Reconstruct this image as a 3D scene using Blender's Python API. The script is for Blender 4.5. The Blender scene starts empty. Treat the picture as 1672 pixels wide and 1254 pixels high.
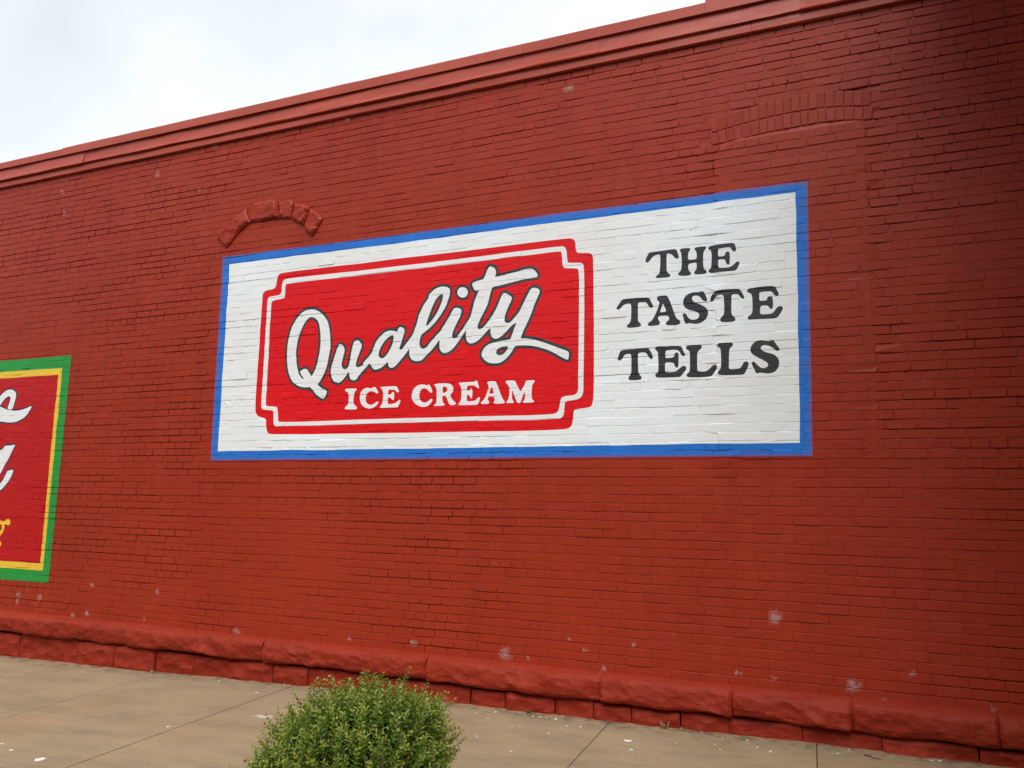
import bpy, bmesh, math, random
import numpy as np
from mathutils import Matrix, Vector, geometry

random.seed(7)
rng = np.random.default_rng(11)
scene = bpy.context.scene
col = scene.collection

# ------------------------------------------------------------------ camera
F_PX, D_CAM, H_CAM = 1352.0, 6.3, 1.515        # focal (px of a 1672 wide frame), metres to wall, eye height
YAW, PIT, ROL = [math.radians(a) for a in (-24.16, 8.71, 1.25)]
_f = np.array([math.sin(YAW)*math.cos(PIT), math.cos(YAW)*math.cos(PIT), math.sin(PIT)])
_r = np.array([math.cos(YAW), -math.sin(YAW), 0.0])
_u = np.cross(_r, _f)
_r2 = math.cos(ROL)*_r + math.sin(ROL)*_u
_u2 = -math.sin(ROL)*_r + math.cos(ROL)*_u
CAM_M = np.array([_r2, -_u2, _f])
CAM_P = np.array([0.0, -D_CAM, H_CAM])
cam = bpy.data.cameras.new('camera')
cam.sensor_width = 36.0
cam.lens = 36.0*F_PX/1672.0
cam.clip_start, cam.clip_end = 0.05, 2000.0
cam_o = bpy.data.objects.new('camera', cam)
mw = Matrix(((_r2[0], _u2[0], -_f[0], CAM_P[0]), (_r2[1], _u2[1], -_f[1], CAM_P[1]),
             (_r2[2], _u2[2], -_f[2], CAM_P[2]), (0, 0, 0, 1)))
cam_o.matrix_world = mw
col.objects.link(cam_o)
scene.camera = cam_o

# ------------------------------------------------------------------ sky and sun (bright overcast)
SUN_EL, SUN_AZ = math.radians(50), math.radians(162)   # azimuth, clockwise from +Y
world = bpy.data.worlds.new('World')
scene.world = world
world.use_nodes = True
wn, wl = world.node_tree.nodes, world.node_tree.links
wn.clear()
w_out = wn.new('ShaderNodeOutputWorld')
w_bg = wn.new('ShaderNodeBackground')
w_sky = wn.new('ShaderNodeTexSky')
w_sky.sky_type = 'NISHITA'
w_sky.sun_disc = False
w_sky.sun_elevation, w_sky.sun_rotation = SUN_EL, SUN_AZ
w_sky.dust_density = 3.0
w_co = wn.new('ShaderNodeTexCoord')
w_no = wn.new('ShaderNodeTexNoise')
w_no.inputs['Scale'].default_value = 1.6
w_no.inputs['Detail'].default_value = 5.0
w_rp = wn.new('ShaderNodeValToRGB')
w_rp.color_ramp.elements[0].position, w_rp.color_ramp.elements[0].color = 0.30, (6.0, 6.6, 7.2, 1)
w_rp.color_ramp.elements[1].position, w_rp.color_ramp.elements[1].color = 0.72, (12.0, 12.3, 12.6, 1)
w_mx = wn.new('ShaderNodeMixRGB')
w_mx.inputs[0].default_value = 0.86                     # cloud cover over the clear sky
wl.new(w_co.outputs['Generated'], w_no.inputs['Vector'])
wl.new(w_no.outputs['Fac'], w_rp.inputs[0])
wl.new(w_sky.outputs[0], w_mx.inputs[1])
wl.new(w_rp.outputs[0], w_mx.inputs[2])
wl.new(w_mx.outputs[0], w_bg.inputs['Color'])
w_bg.inputs['Strength'].default_value = 0.066
wl.new(w_bg.outputs[0], w_out.inputs[0])

sun = bpy.data.lights.new('sun', 'SUN')
sun.energy, sun.angle, sun.color = 1.5, math.radians(40), (1.0, 0.975, 0.945)
sun_o = bpy.data.objects.new('sun', sun)
sd = Vector((math.sin(SUN_AZ)*math.cos(SUN_EL), math.cos(SUN_AZ)*math.cos(SUN_EL), math.sin(SUN_EL)))
sun_o.rotation_euler = (-sd).to_track_quat('-Z', 'Y').to_euler()
sun_o.location = (-4, -12, 12)
col.objects.link(sun_o)

vs = scene.view_settings
vs.view_transform, vs.look, vs.exposure, vs.gamma, vs.use_curve_mapping = 'Standard', 'None', 0.86, 1.0, False


# ------------------------------------------------------------------ helpers
def px_dir(x, y):
    x, y = np.asarray(x, float), np.asarray(y, float)
    return np.stack([(x-836)/F_PX, (y-627)/F_PX, np.ones_like(x)], -1) @ CAM_M

def px_wall(pts, h=0.0):
    """photo pixels -> (x, z) on the wall plane, h metres proud of it"""
    pts = np.asarray(pts, float)
    d = px_dir(pts[:, 0], pts[:, 1])
    s = (D_CAM-h)/d[:, 1]
    return np.stack([d[:, 0]*s, d[:, 2]*s+H_CAM], 1)

GX = [-16, -9, -6.5, -4.4, -2, -.5, 3, 8]
GZ = [-.22, -.155, -.105, -.045, -.025, 0, .01, .01]
def ground_z(x, y):
    return np.interp(x, GX, GZ) + 0.02*np.minimum(y, 0)

def px_ground(x, y):
    d = px_dir(x, y)
    t = 5.0
    for _ in range(60):
        t = (float(ground_z(t*d[0], -D_CAM+t*d[1]))-H_CAM)/d[2]
    return t*d[0], -D_CAM+t*d[1]

def hash2(i, j, seed=0):
    i = np.asarray(i).astype(np.int64); j = np.asarray(j).astype(np.int64)
    n = (i*374761393 + j*668265263 + seed*1442695041) & 0x7fffffff
    n = ((n ^ (n >> 13))*1274126177) & 0x7fffffff
    n = ((n ^ (n >> 16))*1103515245 + 12345) & 0x7fffffff
    return ((n >> 8) & 0xffff)/65535.0

def vnoise(x, y, seed=0):
    """value noise, 0..1"""
    x, y = np.asarray(x, float), np.asarray(y, float)
    i, j = np.floor(x), np.floor(y)
    fx, fy = x-i, y-j
    fx, fy = fx*fx*(3-2*fx), fy*fy*(3-2*fy)
    a, b = hash2(i, j, seed), hash2(i+1, j, seed)
    c, d = hash2(i, j+1, seed), hash2(i+1, j+1, seed)
    return (a*(1-fx)+b*fx)*(1-fy) + (c*(1-fx)+d*fx)*fy

def fbm(x, y, seed=0, oct=4):
    s, a, t = 0, 0.5, 0
    for k in range(oct):
        s = s+a*vnoise(x*2**k, y*2**k, seed+k); t += a; a *= .5
    return s/t

def mesh_obj(name, verts, faces, mat, parent=None, smooth=False, attr=None):
    me = bpy.data.meshes.new(name)
    me.from_pydata([tuple(map(float, v)) for v in verts], [], [tuple(map(int, f)) for f in faces])
    if smooth:
        me.polygons.foreach_set('use_smooth', [True]*len(me.polygons))
    if attr is not None:
        an, dom, vals = attr
        a = me.attributes.new(an, 'FLOAT', dom)
        a.data.foreach_set('value', np.asarray(vals, np.float32))
    me.update()
    if mat is not None:
        me.materials.append(mat)
    o = bpy.data.objects.new(name, me)
    col.objects.link(o)
    if parent is not None:
        o.parent = parent
    return o

def empty(name, loc=(0, 0, 0)):
    o = bpy.data.objects.new(name, None)
    o.location = loc
    o.empty_display_size = 0.2
    col.objects.link(o)
    return o

def tag(o, label=None, cat=None, group=None, kind=None):
    for k, v in (('label', label), ('category', cat), ('group', group), ('kind', kind)):
        if v:
            o[k] = v
    return o

def adopt(o, parent):
    """parent keeping the child's coordinates as world coordinates"""
    o.parent = parent
    o.matrix_parent_inverse = Matrix.Translation(-Vector(parent.location))
    return o

def box_vf(x0, x1, y0, y1, z0, z1):
    v = [(x0, y0, z0), (x1, y0, z0), (x1, y1, z0), (x0, y1, z0), (x0, y0, z1), (x1, y0, z1), (x1, y1, z1), (x0, y1, z1)]
    f = [(0, 3, 2, 1), (4, 5, 6, 7), (0, 1, 5, 4), (1, 2, 6, 5), (2, 3, 7, 6), (3, 0, 4, 7)]
    return v, f


# ------------------------------------------------------------------ materials
def mat_new(name):
    m = bpy.data.materials.new(name)
    m.use_nodes = True
    return m, m.node_tree.nodes, m.node_tree.links, m.node_tree.nodes['Principled BSDF']

def N(n, t, **kw):
    x = n.new(t)
    for k, v in kw.items():
        if hasattr(x, k) and k not in ('inputs',):
            setattr(x, k, v)
        else:
            x.inputs[k].default_value = v
    return x

def world_pos(n):
    return n.new('ShaderNodeNewGeometry').outputs['Position']

def noise(n, l, pos, scale, detail=4, rough=.55, stretch=None):
    t = n.new('ShaderNodeTexNoise')
    t.inputs['Scale'].default_value = scale
    t.inputs['Detail'].default_value = detail
    t.inputs['Roughness'].default_value = rough
    if stretch:
        mp = n.new('ShaderNodeMapping')
        mp.inputs['Scale'].default_value = stretch
        l.new(pos, mp.inputs['Vector'])
        pos = mp.outputs[0]
    l.new(pos, t.inputs['Vector'])
    return t.outputs['Fac']

def ramp(n, l, fac, stops):
    r = n.new('ShaderNodeValToRGB')
    e = r.color_ramp.elements
    while len(e) < len(stops):
        e.new(.5)
    for k, (p, c) in enumerate(stops):
        e[k].position = p
        e[k].color = (*c, 1) if len(c) == 3 else c
    l.new(fac, r.inputs[0])
    return r.outputs[0]

def mix(n, l, fac, a, b, mode='MIX'):
    m = n.new('ShaderNodeMixRGB')
    m.blend_type = mode
    for s, v in ((0, fac), (1, a), (2, b)):
        if isinstance(v, (int, float)):
            m.inputs[s].default_value = v
        elif isinstance(v, tuple):
            m.inputs[s].default_value = (*v, 1)
        else:
            l.new(v, m.inputs[s])
    return m.outputs[0]

def math_n(n, l, op, a, b=None, clamp=False):
    m = n.new('ShaderNodeMath')
    m.operation, m.use_clamp = op, clamp
    for s, v in ((0, a), (1, b)):
        if v is None:
            continue
        if isinstance(v, (int, float)):
            m.inputs[s].default_value = v
        else:
            l.new(v, m.inputs[s])
    return m.outputs[0]

def bump(n, l, h, strength, dist, bsdf):
    b = n.new('ShaderNodeBump')
    b.inputs['Strength'].default_value = strength
    b.inputs['Distance'].default_value = dist
    l.new(h, b.inputs['Height'])
    l.new(b.outputs[0], bsdf.inputs['Normal'])

RED = (.328, .0300, .0108)

def paint_mat(name, c, rough=.5, vary=.12, spec=.35, spots=None, fade=None, bumpd=.0016, thin=None, streak=0.0):
    """wall paint on brick: lumpy film, slight blotches; spots = bare chalky patches"""
    m, n, l, b = mat_new(name)
    p = world_pos(n)
    big = noise(n, l, p, 1.1, 4, .6)
    fine = noise(n, l, p, 38, 5, .6)
    brick = noise(n, l, p, 9, 2, .5, (.45, 1, 1.6))
    v = mix(n, l, .5, big, brick)
    v = mix(n, l, .35, v, fine)
    dk = tuple(x*(1-vary*1.6) for x in c)
    lt = tuple(min(1, x*(1+vary)) for x in c)
    colr = ramp(n, l, v, [(.3, dk), (.7, lt)])
    if streak:                                          # rain streaks and faded, patched areas
        st = noise(n, l, p, 3.0, 5, .6, (2.4, 1, .22))
        colr = mix(n, l, ramp(n, l, st, [(.42, (0, 0, 0)), (.72, (1, 1, 1))]), colr, tuple(x*(1-streak) for x in c))
        pt = noise(n, l, p, .55, 3, .5)
        colr = mix(n, l, ramp(n, l, pt, [(.45, (0, 0, 0)), (.70, (.5,)*3)]), colr, (c[0]*1.08, c[1]*1.25, c[2]*1.35))
    if thin:                                            # older coat grinning through thin paint
        t = noise(n, l, p, 17, 6, .7)
        f = ramp(n, l, t, [(.62, (0, 0, 0)), (.80, (.5, .5, .5))])
        colr = mix(n, l, f, colr, thin)
    if spots:
        acc = None
        wv = n.new('ShaderNodeTexNoise')
        wv.inputs['Scale'].default_value = 14
        wv.inputs['Detail'].default_value = 5
        l.new(p, wv.inputs['Vector'])
        off_ = n.new('ShaderNodeVectorMath')
        off_.operation = 'MULTIPLY_ADD'
        l.new(wv.outputs['Color'], off_.inputs[0])
        off_.inputs[1].default_value = (.13, .0, .07)
        off_.inputs[2].default_value = (-.065, 0, -.035)
        pw = n.new('ShaderNodeVectorMath')
        pw.operation = 'ADD'
        l.new(p, pw.inputs[0])
        l.new(off_.outputs[0], pw.inputs[1])
        for (sx, sz, r) in spots:
            d = n.new('ShaderNodeVectorMath')
            d.operation = 'DISTANCE'
            l.new(pw.outputs[0], d.inputs[0])
            d.inputs[1].default_value = (sx, 0, sz)
            q = math_n(n, l, 'DIVIDE', d.outputs['Value'], r)
            q = math_n(n, l, 'SUBTRACT', 1.0, q, True)
            acc = q if acc is None else math_n(n, l, 'MAXIMUM', acc, q)
        sp = ramp(n, l, noise(n, l, p, 34, 7, .85), [(.38, (.25,)*3), (.62, (1.3,)*3)])
        acc = math_n(n, l, 'MULTIPLY', acc, sp)
        f = ramp(n, l, acc, [(.18, (0, 0, 0)), (.85, (.62, .62, .62))])
        colr = mix(n, l, f, colr, (.46, .37, .35))
    if fade:
        a = n.new('ShaderNodeAttribute')
        a.attribute_name = 'fade'
        fn = noise(n, l, p, 30, 5, .7)
        fz = math_n(n, l, 'ADD', a.outputs['Fac'], math_n(n, l, 'MULTIPLY', math_n(n, l, 'SUBTRACT', fn, .5), .35))
        fz = ramp(n, l, fz, [(.02, (0, 0, 0)), (.85, (1, 1, 1))])
        base = ramp(n, l, v, [(.3, tuple(x*.8 for x in fade)), (.7, tuple(x*1.12 for x in fade))])
        colr = mix(n, l, fz, base, colr)
    l.new(colr, b.inputs['Base Color'])
    rr = ramp(n, l, fine, [(.3, (rough-.08,)*3), (.7, (rough+.12,)*3)])
    l.new(rr, b.inputs['Roughness'])
    b.inputs['Specular IOR Level'].default_value = spec
    lump = mix(n, l, .45, noise(n, l, p, 26, 3, .5), noise(n, l, p, 140, 4, .65))
    bump(n, l, lump, .55, bumpd*3, b)
    return m

SPOT_PX = [(258, 285, .10), (100, 313, .07), (105, 349, .08), (215, 254, .10), (350, 238, .07), (375, 220, .10), (585, 178, .10),
           (568, 194, .06), (928, 145, .10), (326, 309, .06), (30, 971, .08), (28, 981, .07), (65, 975, .09), (143, 1001, .08),
           (118, 1006, .08), (235, 1010, .06), (257, 966, .06), (150, 955, .06), (386, 1032, .10), (675, 1050, .08), (572, 1042, .06),
           (826, 1067, .13), (864, 1075, .06), (932, 1045, .04), (1038, 1055, .05), (1265, 1008, .12), (1263, 1108, .05),
           (1393, 1121, .11), (1488, 1100, .06), (1620, 1160, .07), (957, 1062, .04), (985, 1092, .05), (1206, 1100, .04), (1445, 1142, .05)]
SPOTS = [(float(a[0]), float(a[1]), s[2]*.62) for a, s in zip(px_wall([(s[0], s[1]) for s in SPOT_PX]), SPOT_PX)]

M_RED = paint_mat('red_wall_paint', RED, .44, .10, .22, spots=SPOTS, streak=.16)
M_REDSTONE = paint_mat('red_stone_paint', (.285, .0270, .0110), .55, .15, .18, bumpd=.004)
M_REDMETAL = paint_mat('red_metal_paint', (.43, .066, .036), .40, .10, .40, bumpd=.0006, spots=SPOTS)
M_WHITE = paint_mat('white_sign_paint', (.80, .81, .80), .5, .03, .3, streak=.035)
M_WHITE2 = paint_mat('white_letter_paint', (.80, .81, .81), .5, .02, .35)
M_BLUE = paint_mat('blue_border_paint', (.018, .165, .60), .5, .15, .3, fade=RED)
M_SIGNRED = paint_mat('bright_red_sign_paint', (.70, .006, .010), .45, .08, .25, streak=.07)
M_DARK = paint_mat('charcoal_letter_paint', (.028, .030, .034), .5, .2, .4, thin=(.10, .11, .12))
M_OUT = paint_mat('grey_outline_paint', (.045, .048, .055), .5, .15, .35)
M_GREEN = paint_mat('green_border_paint', (.020, .29, .050), .5, .14, .35)
M_YELLOW = paint_mat('yellow_border_paint', (.80, .52, .045), .5, .08, .35)
M_RED2 = paint_mat('deep_red_sign_paint', (.48, .006, .007), .45, .10, .35)
M_NAVY = paint_mat('navy_outline_paint', (.035, .03, .07), .5, .15, .35)


# ------------------------------------------------------------------ brick layout of the wall
CH, BL, JT = .0674, .2085, .0068                 # course height, stretcher module, joint
WX0, WX1, WZ0 = -14.0, 4.4, .312
NROW = 75
ROWS = []                                        # per course: x of every joint centre
for r in range(NROW):
    rr = np.random.default_rng(1000+r)
    if r % 7 == 4:                               # header course
        w = BL*.5*(1+rr.normal(0, .045, 400))
        x = WX0 - rr.uniform(0, .1)
    else:
        w = BL*(1+rr.normal(0, .028, 200))
        x = WX0 - BL*(.5 if r % 2 else 0) - rr.uniform(0, .03) - .05
    xs = x+np.concatenate([[0], np.cumsum(w)])
    ROWS.append(xs[xs < WX1+.15])

def smooth01(t):
    t = np.clip(t, 0, 1)
    return t*t*(3-2*t)

# blocked-up window (right): infill stands a little proud of the old wall face
_w = px_wall([(1163, 240), (1415, 195)])
IFX0, IFX1 = float(_w[0, 0]), float(_w[1, 0])
def W_(x, y): return (1100+x/4.18, 60+y/4.18)
ARC_IN = px_wall([W_(*p) for p in [(270, 740), (420, 705), (600, 665), (800, 625), (1000, 590), (1180, 572), (1305, 572)]])
ARC_MID = px_wall([W_(*p) for p in [(265, 655), (450, 600), (600, 562), (800, 520), (1000, 490), (1200, 478), (1330, 475)]])
ARC_TOP = px_wall([W_(*p) for p in [(265, 560), (450, 500), (640, 440), (850, 395), (1050, 370), (1200, 365), (1350, 372)]])

def wall_off(x, z):
    top = np.interp(x, ARC_IN[:, 0], ARC_IN[:, 1])
    e = np.minimum(x-IFX0, IFX1-x)
    return .011*smooth01(e/.012)*smooth01((top-z)/.015)*smooth01((z-1.75)/.3)

_v = px_wall([(358, 393), (508, 386), (440, 357)])
def flushness(x, z):
    """1 where thick paint and pointing have filled the joints"""
    f = smooth01((fbm(x*.55, z*.9, 5, 3)-.46)/.16)
    inf = (x > IFX0) & (x < IFX1) & (z < np.interp(x, ARC_IN[:, 0], ARC_IN[:, 1])) & (z > 1.8)
    f = np.where(inf, np.maximum(f, .8), f)
    dx, dz = (x-_v[:, 0].mean())/.60, (z-(_v[:, 1].max()-.02))/.42
    f = np.maximum(f, .95*smooth01(1.6-np.hypot(dx, dz)*1.3))
    return f

_s1, _s2 = px_wall([(355, 421), (1321, 298), (1321, 742)]), px_wall([(98, 580), (98, 950)])
def in_signs(x, z):
    """extra coats of sign paint have filled the joints further"""
    a = (x > _s1[0, 0]) & (x < _s1[1, 0]) & (z < _s1[:2, 1].mean()) & (z > _s1[2, 1])
    return a | ((x < _s2[0, 0]) & (z < _s2[0, 1]) & (z > _s2[1, 1]))

def bed_h(x, z):
    """height of the painted joints relative to the wall face (negative = recessed)"""
    row = np.floor((z-WZ0)/CH+.5)
    run = vnoise(x*1.7, row*7.31, 21)            # long open stretches of one bed joint
    loc = vnoise(x*11, z*17, 33)
    deep = smooth01((run-.48)/.30)*.80 + smooth01((loc-.66)/.25)*.45
    fr = (z-WZ0)/CH-np.floor((z-WZ0)/CH)
    deep = deep*(.70+.30*smooth01((np.abs(fr-.5)-.25)/.2))    # upright joints are better filled
    d = .0033 + .0122*np.clip(deep, 0, 1.1)*(1-.72*flushness(x, z))
    d = d*(1-.22*flushness(x, z))
    return -d*np.where(in_signs(x, z), .55, 1.0) + wall_off(x, z)

BEV = .0007
def brick_params(r, k):
    a = hash2(k, r, 1); b = hash2(k, r, 2); c = hash2(k, r, 3); d = hash2(k, r, 4)
    hb = (a-.5)*.0030 + np.where(d > .97, .003, 0)
    return hb, (b-.5)*.010, (c-.5)*.034          # height, tilt along x, tilt along z

def wall_h(x, z):
    """height of the finished brickwork at any wall point"""
    x, z = np.asarray(x, float), np.asarray(z, float)
    out = bed_h(x, z)
    rows = np.clip(np.floor((z-WZ0)/CH).astype(int), 0, NROW-1)
    for r in np.unique(rows):
        m = rows == r
        xs = ROWS[r]
        k = np.clip(np.searchsorted(xs, x[m])-1, 0, len(xs)-2)
        x0, x1 = xs[k]+JT/2, xs[k+1]-JT/2
        z0, z1 = WZ0+r*CH+JT/2, WZ0+(r+1)*CH-JT/2
        d = np.minimum(np.minimum(x[m]-x0, x1-x[m]), np.minimum(z[m]-z0, z1-z[m]))
        hb, tx, tz = brick_params(r, k)
        top = hb+tx*(x[m]-(x0+x1)/2)+tz*(z[m]-(z0+z1)/2)+wall_off(x[m], z[m])
        bed = out[m]
        t = np.clip(d/BEV, 0, 1)
        out[m] = np.where(d > 0, bed+(np.maximum(top, bed)-bed)*np.sqrt(t), bed)
    return out

def warp(x, z):
    """courses are not dead straight"""
    return (x+.004*(fbm(x*1.3, z*2, 71, 2)-.5), z+.012*(fbm(x*.8, z*1.1, 72, 2)-.5)+.004*(vnoise(x*4.5, z*9, 73)-.5))

def brick_rings(r, k):
    xs = ROWS[r]
    x0, x1 = xs[k]+JT/2, xs[k+1]-JT/2
    z0, z1 = WZ0+r*CH+JT/2, WZ0+(r+1)*CH-JT/2
    g = np.random.default_rng(r*991+k)
    c = g.uniform(.004, .011, 4)
    j = g.normal(0, .0012, (8, 2))
    outer = np.array([(x0+c[0], z0), (x1-c[1], z0), (x1, z0+c[1]*.8), (x1, z1-c[2]*.8), (x1-c[2], z1), (x0+c[3], z1), (x0, z1-c[3]*.8), (x0, z0+c[0]*.8)])
    outer = outer+j*.8
    ctr = np.array([(x0+x1)/2, (z0+z1)/2])
    ins = g.uniform(.0016, .0034, 8)
    sgn = np.array([(1, 1), (-1, 1), (-1, 1), (-1, -1), (-1, -1), (1, -1), (1, -1), (1, 1)])
    wgt = np.array([(.5, 1), (.5, 1), (1, .5), (1, .5), (.5, 1), (.5, 1), (1, .5), (1, .5)])
    inner = outer+sgn*wgt*ins[:, None]
    return outer, inner, ctr

def brick_vf(r, k, lift=0.0):
    outer, inner, ctr = brick_rings(r, k)
    hb, tx, tz = brick_params(r, k)
    ho = -.016+wall_off(outer[:, 0], outer[:, 1])
    mid = (outer*.7+inner*.3)
    def top(p): return hb+tx*(p[:, 0]-ctr[0])+tz*(p[:, 1]-ctr[1])+wall_off(p[:, 0], p[:, 1])+lift
    hi, hm = top(inner), top(mid)-.0014
    v = []
    for ring, h in ((outer, ho), (mid, hm), (inner, hi)):
        wx, wz = warp(ring[:, 0], ring[:, 1])
        v += list(zip(wx, -h, wz))
    f = []
    for a in range(8):
        b = (a+1) % 8
        f.append((a, b, 8+b, 8+a))
        f.append((8+a, 8+b, 16+b, 16+a))
    f.append(tuple(range(16, 24)))
    return v, f

# ------------------------------------------------------------------ paint layout, traced in photo pixels
def cv(frame, pts):
    fx, fy, s = frame
    return [(fx+x/s, fy+y/s) for x, y in pts]

def catmull(pts, n=3):
    p = np.asarray(pts, float)
    out = []
    L = len(p)
    for i in range(L):
        p0, p1, p2, p3 = p[i-1], p[i], p[(i+1) % L], p[(i+2) % L]
        for t in np.arange(n)/n:
            m1, m2 = (p2-p0)*.42, (p3-p1)*.42
            out.append((2*t**3-3*t**2+1)*p1+(t**3-2*t**2+t)*m1+(-2*t**3+3*t**2)*p2+(t**3-t**2)*m2)
    return np.array(out)

def chaikin(pts, it=2, q=.22):
    p = np.asarray(pts, float)
    for _ in range(it):
        nx = np.roll(p, -1, 0)
        p = np.stack([p*(1-q)+nx*q, p*q+nx*(1-q)], 1).reshape(-1, 2)
    return p

FQ, FU, FL, FY = (455, 490, 7.375), (540, 480, 8.957), (660, 450, 7.376), (760, 420, 6.6)
FI, FC = (555, 610, 9.835), (715, 600, 9.835)
F1, F2 = (1000, 380, 7.8375), (1110, 380, 7.8375)
E1, E2 = (1000, 545, 11.147), (1130, 540, 10.45)
FA, FB, FCc, FD = (340, 360, 4.823), (640, 360, 4.644), (340, 560, 4.918), (640, 560, 4.644)
G1, G2 = (0, 570, 4.823), (0, 800, 7.8375)

Q_OUT = cv(FQ, [(400, 108), (440, 112), (485, 130), (530, 165), (565, 210), (592, 255), (610, 330), (622, 420), (625, 500), (622, 580), (610, 660), (597, 730), (580, 800), (555, 870), (525, 930), (495, 980), (472, 1005), (500, 1040), (540, 1065), (575, 1085), (582, 1100), (572, 1135), (550, 1175), (530, 1180), (490, 1160), (450, 1125), (415, 1080), (380, 1042), (340, 1045), (280, 1043), (225, 1022), (180, 990), (150, 945), (128, 890), (112, 830), (104, 740), (102, 650), (106, 570), (118, 480), (135, 410), (155, 340), (185, 275), (220, 220), (265, 165), (310, 132), (350, 115)])
Q_IN = cv(FQ, [(405, 198), (440, 210), (470, 240), (490, 290), (502, 370), (508, 450), (505, 520), (497, 620), (483, 690), (465, 770), (440, 840), (415, 890), (398, 912), (385, 895), (365, 865), (345, 835), (325, 825), (300, 828), (270, 848), (262, 865), (275, 900), (295, 925), (305, 946), (280, 937), (250, 895), (232, 840), (217, 760), (212, 680), (212, 600), (225, 520), (240, 450), (262, 390), (285, 330), (315, 270), (350, 225), (378, 203)])
UAL = (cv(FQ, [(722, 548), (735, 530), (765, 535), (788, 565), (795, 605), (785, 660), (768, 730), (760, 780), (772, 815), (798, 832), (825, 822), (850, 780), (868, 690), (880, 610), (900, 530), (915, 500), (945, 485), (975, 495), (1000, 535), (998, 570), (975, 635), (950, 700), (935, 755), (932, 790), (945, 806), (975, 803), (1020, 780)])
  + cv(FU, [(480, 1010), (530, 950), (590, 880), (640, 770), (660, 710), (700, 650), (750, 595), (810, 550), (870, 535), (930, 540), (970, 555), (985, 520), (1005, 490), (1030, 485), (1070, 508), (1082, 535), (1070, 590), (1045, 680), (1020, 750), (1005, 800), (1015, 817), (1040, 815), (1075, 770), (1130, 695), (1195, 610), (1230, 520), (1265, 420), (1290, 320), (1320, 250), (1370, 150), (1430, 60)])
  + cv(FL, [(300, 230), (350, 180), (400, 145), (450, 130), (500, 130), (540, 150), (552, 180), (548, 230), (530, 290), (500, 370), (460, 440), (420, 500), (370, 570), (300, 640), (240, 690), (210, 715), (190, 770), (185, 830), (200, 870), (225, 885), (265, 870), (310, 815), (380, 735), (430, 680), (480, 600), (530, 520), (575, 440), (600, 400), (635, 390), (675, 403), (690, 430), (675, 490), (640, 560), (610, 620), (585, 690), (580, 740), (600, 758), (635, 745), (670, 700), (720, 625), (770, 545), (800, 490), (825, 400), (850, 300), (875, 240), (897, 185), (850, 178), (830, 140), (818, 105), (830, 85), (880, 65), (950, 45)])
  + cv(FY, [(185, 245), (205, 215), (230, 150), (250, 110), (275, 97), (310, 115), (330, 150), (325, 190), (320, 210), (370, 205), (450, 185), (560, 155), (660, 130), (715, 128), (745, 145), (770, 175), (778, 200), (768, 220), (720, 228), (640, 240), (560, 260), (460, 285), (360, 310), (295, 325), (275, 365), (260, 420), (240, 500), (205, 580), (165, 660), (135, 730), (132, 765), (150, 780), (185, 765), (230, 720), (290, 630), (330, 560), (360, 490), (385, 430), (405, 395), (435, 390), (470, 410), (498, 435), (495, 465), (465, 530), (440, 590), (422, 650), (425, 695), (450, 710), (485, 700), (530, 650), (580, 590), (630, 490), (670, 410), (705, 350), (735, 335), (770, 338), (800, 360), (800, 385), (775, 440), (740, 520), (710, 610), (670, 700), (630, 780), (600, 860), (598, 875), (660, 878), (740, 890), (830, 915), (920, 945), (1000, 975), (1070, 1000), (1112, 1020), (1115, 1060), (1108, 1095), (1090, 1100), (1040, 1075), (960, 1030), (880, 995), (790, 970), (700, 955), (600, 952), (540, 958), (510, 1000), (470, 1060), (420, 1110), (370, 1140), (310, 1148), (250, 1140), (205, 1110), (178, 1070), (178, 1030), (200, 985), (245, 945), (310, 920), (400, 900), (480, 885), (500, 840), (525, 770), (548, 710), (500, 735), (450, 790), (400, 840), (350, 875), (315, 878), (285, 860), (272, 830), (270, 770), (245, 785), (195, 840), (140, 895), (90, 925), (50, 932), (20, 910), (8, 870), (8, 800)])
  + cv(FL, [(750, 655), (700, 730), (650, 800), (600, 870), (550, 915), (490, 938), (450, 920), (425, 870), (425, 780), (380, 840), (320, 910), (260, 970), (210, 1020), (150, 1035), (90, 1015), (62, 960), (60, 885)])
  + cv(FU, [(1110, 860), (1050, 940), (990, 1010), (930, 1070), (880, 1085), (850, 1060), (835, 1000), (790, 1040), (730, 1085), (650, 1108), (610, 1080), (575, 1020), (530, 1060), (450, 1150), (390, 1225)])
  + cv(FQ, [(960, 930), (930, 960), (900, 965), (870, 950), (850, 890), (842, 862), (820, 900), (780, 950), (740, 985), (705, 988), (665, 970), (640, 920), (632, 860), (640, 800), (660, 730), (685, 650), (705, 590)]))
A_IN = cv(FU, [(915, 605), (925, 640), (915, 700), (880, 790), (830, 880), (780, 935), (745, 945), (710, 925), (700, 890), (715, 820), (760, 730), (815, 660), (870, 615)])
L_IN = cv(FL, [(455, 222), (468, 245), (455, 310), (420, 400), (370, 490), (320, 560), (268, 612), (272, 560), (300, 480), (330, 400), (370, 310), (410, 250)])
Y_IN = cv(FY, [(460, 962), (445, 1000), (410, 1045), (370, 1060), (335, 1045), (332, 1015), (355, 985), (400, 965)])
DOT = cv(FL, [(703+64*math.cos(a*math.pi/8), 202+65*math.sin(a*math.pi/8)) for a in range(16)])

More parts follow.
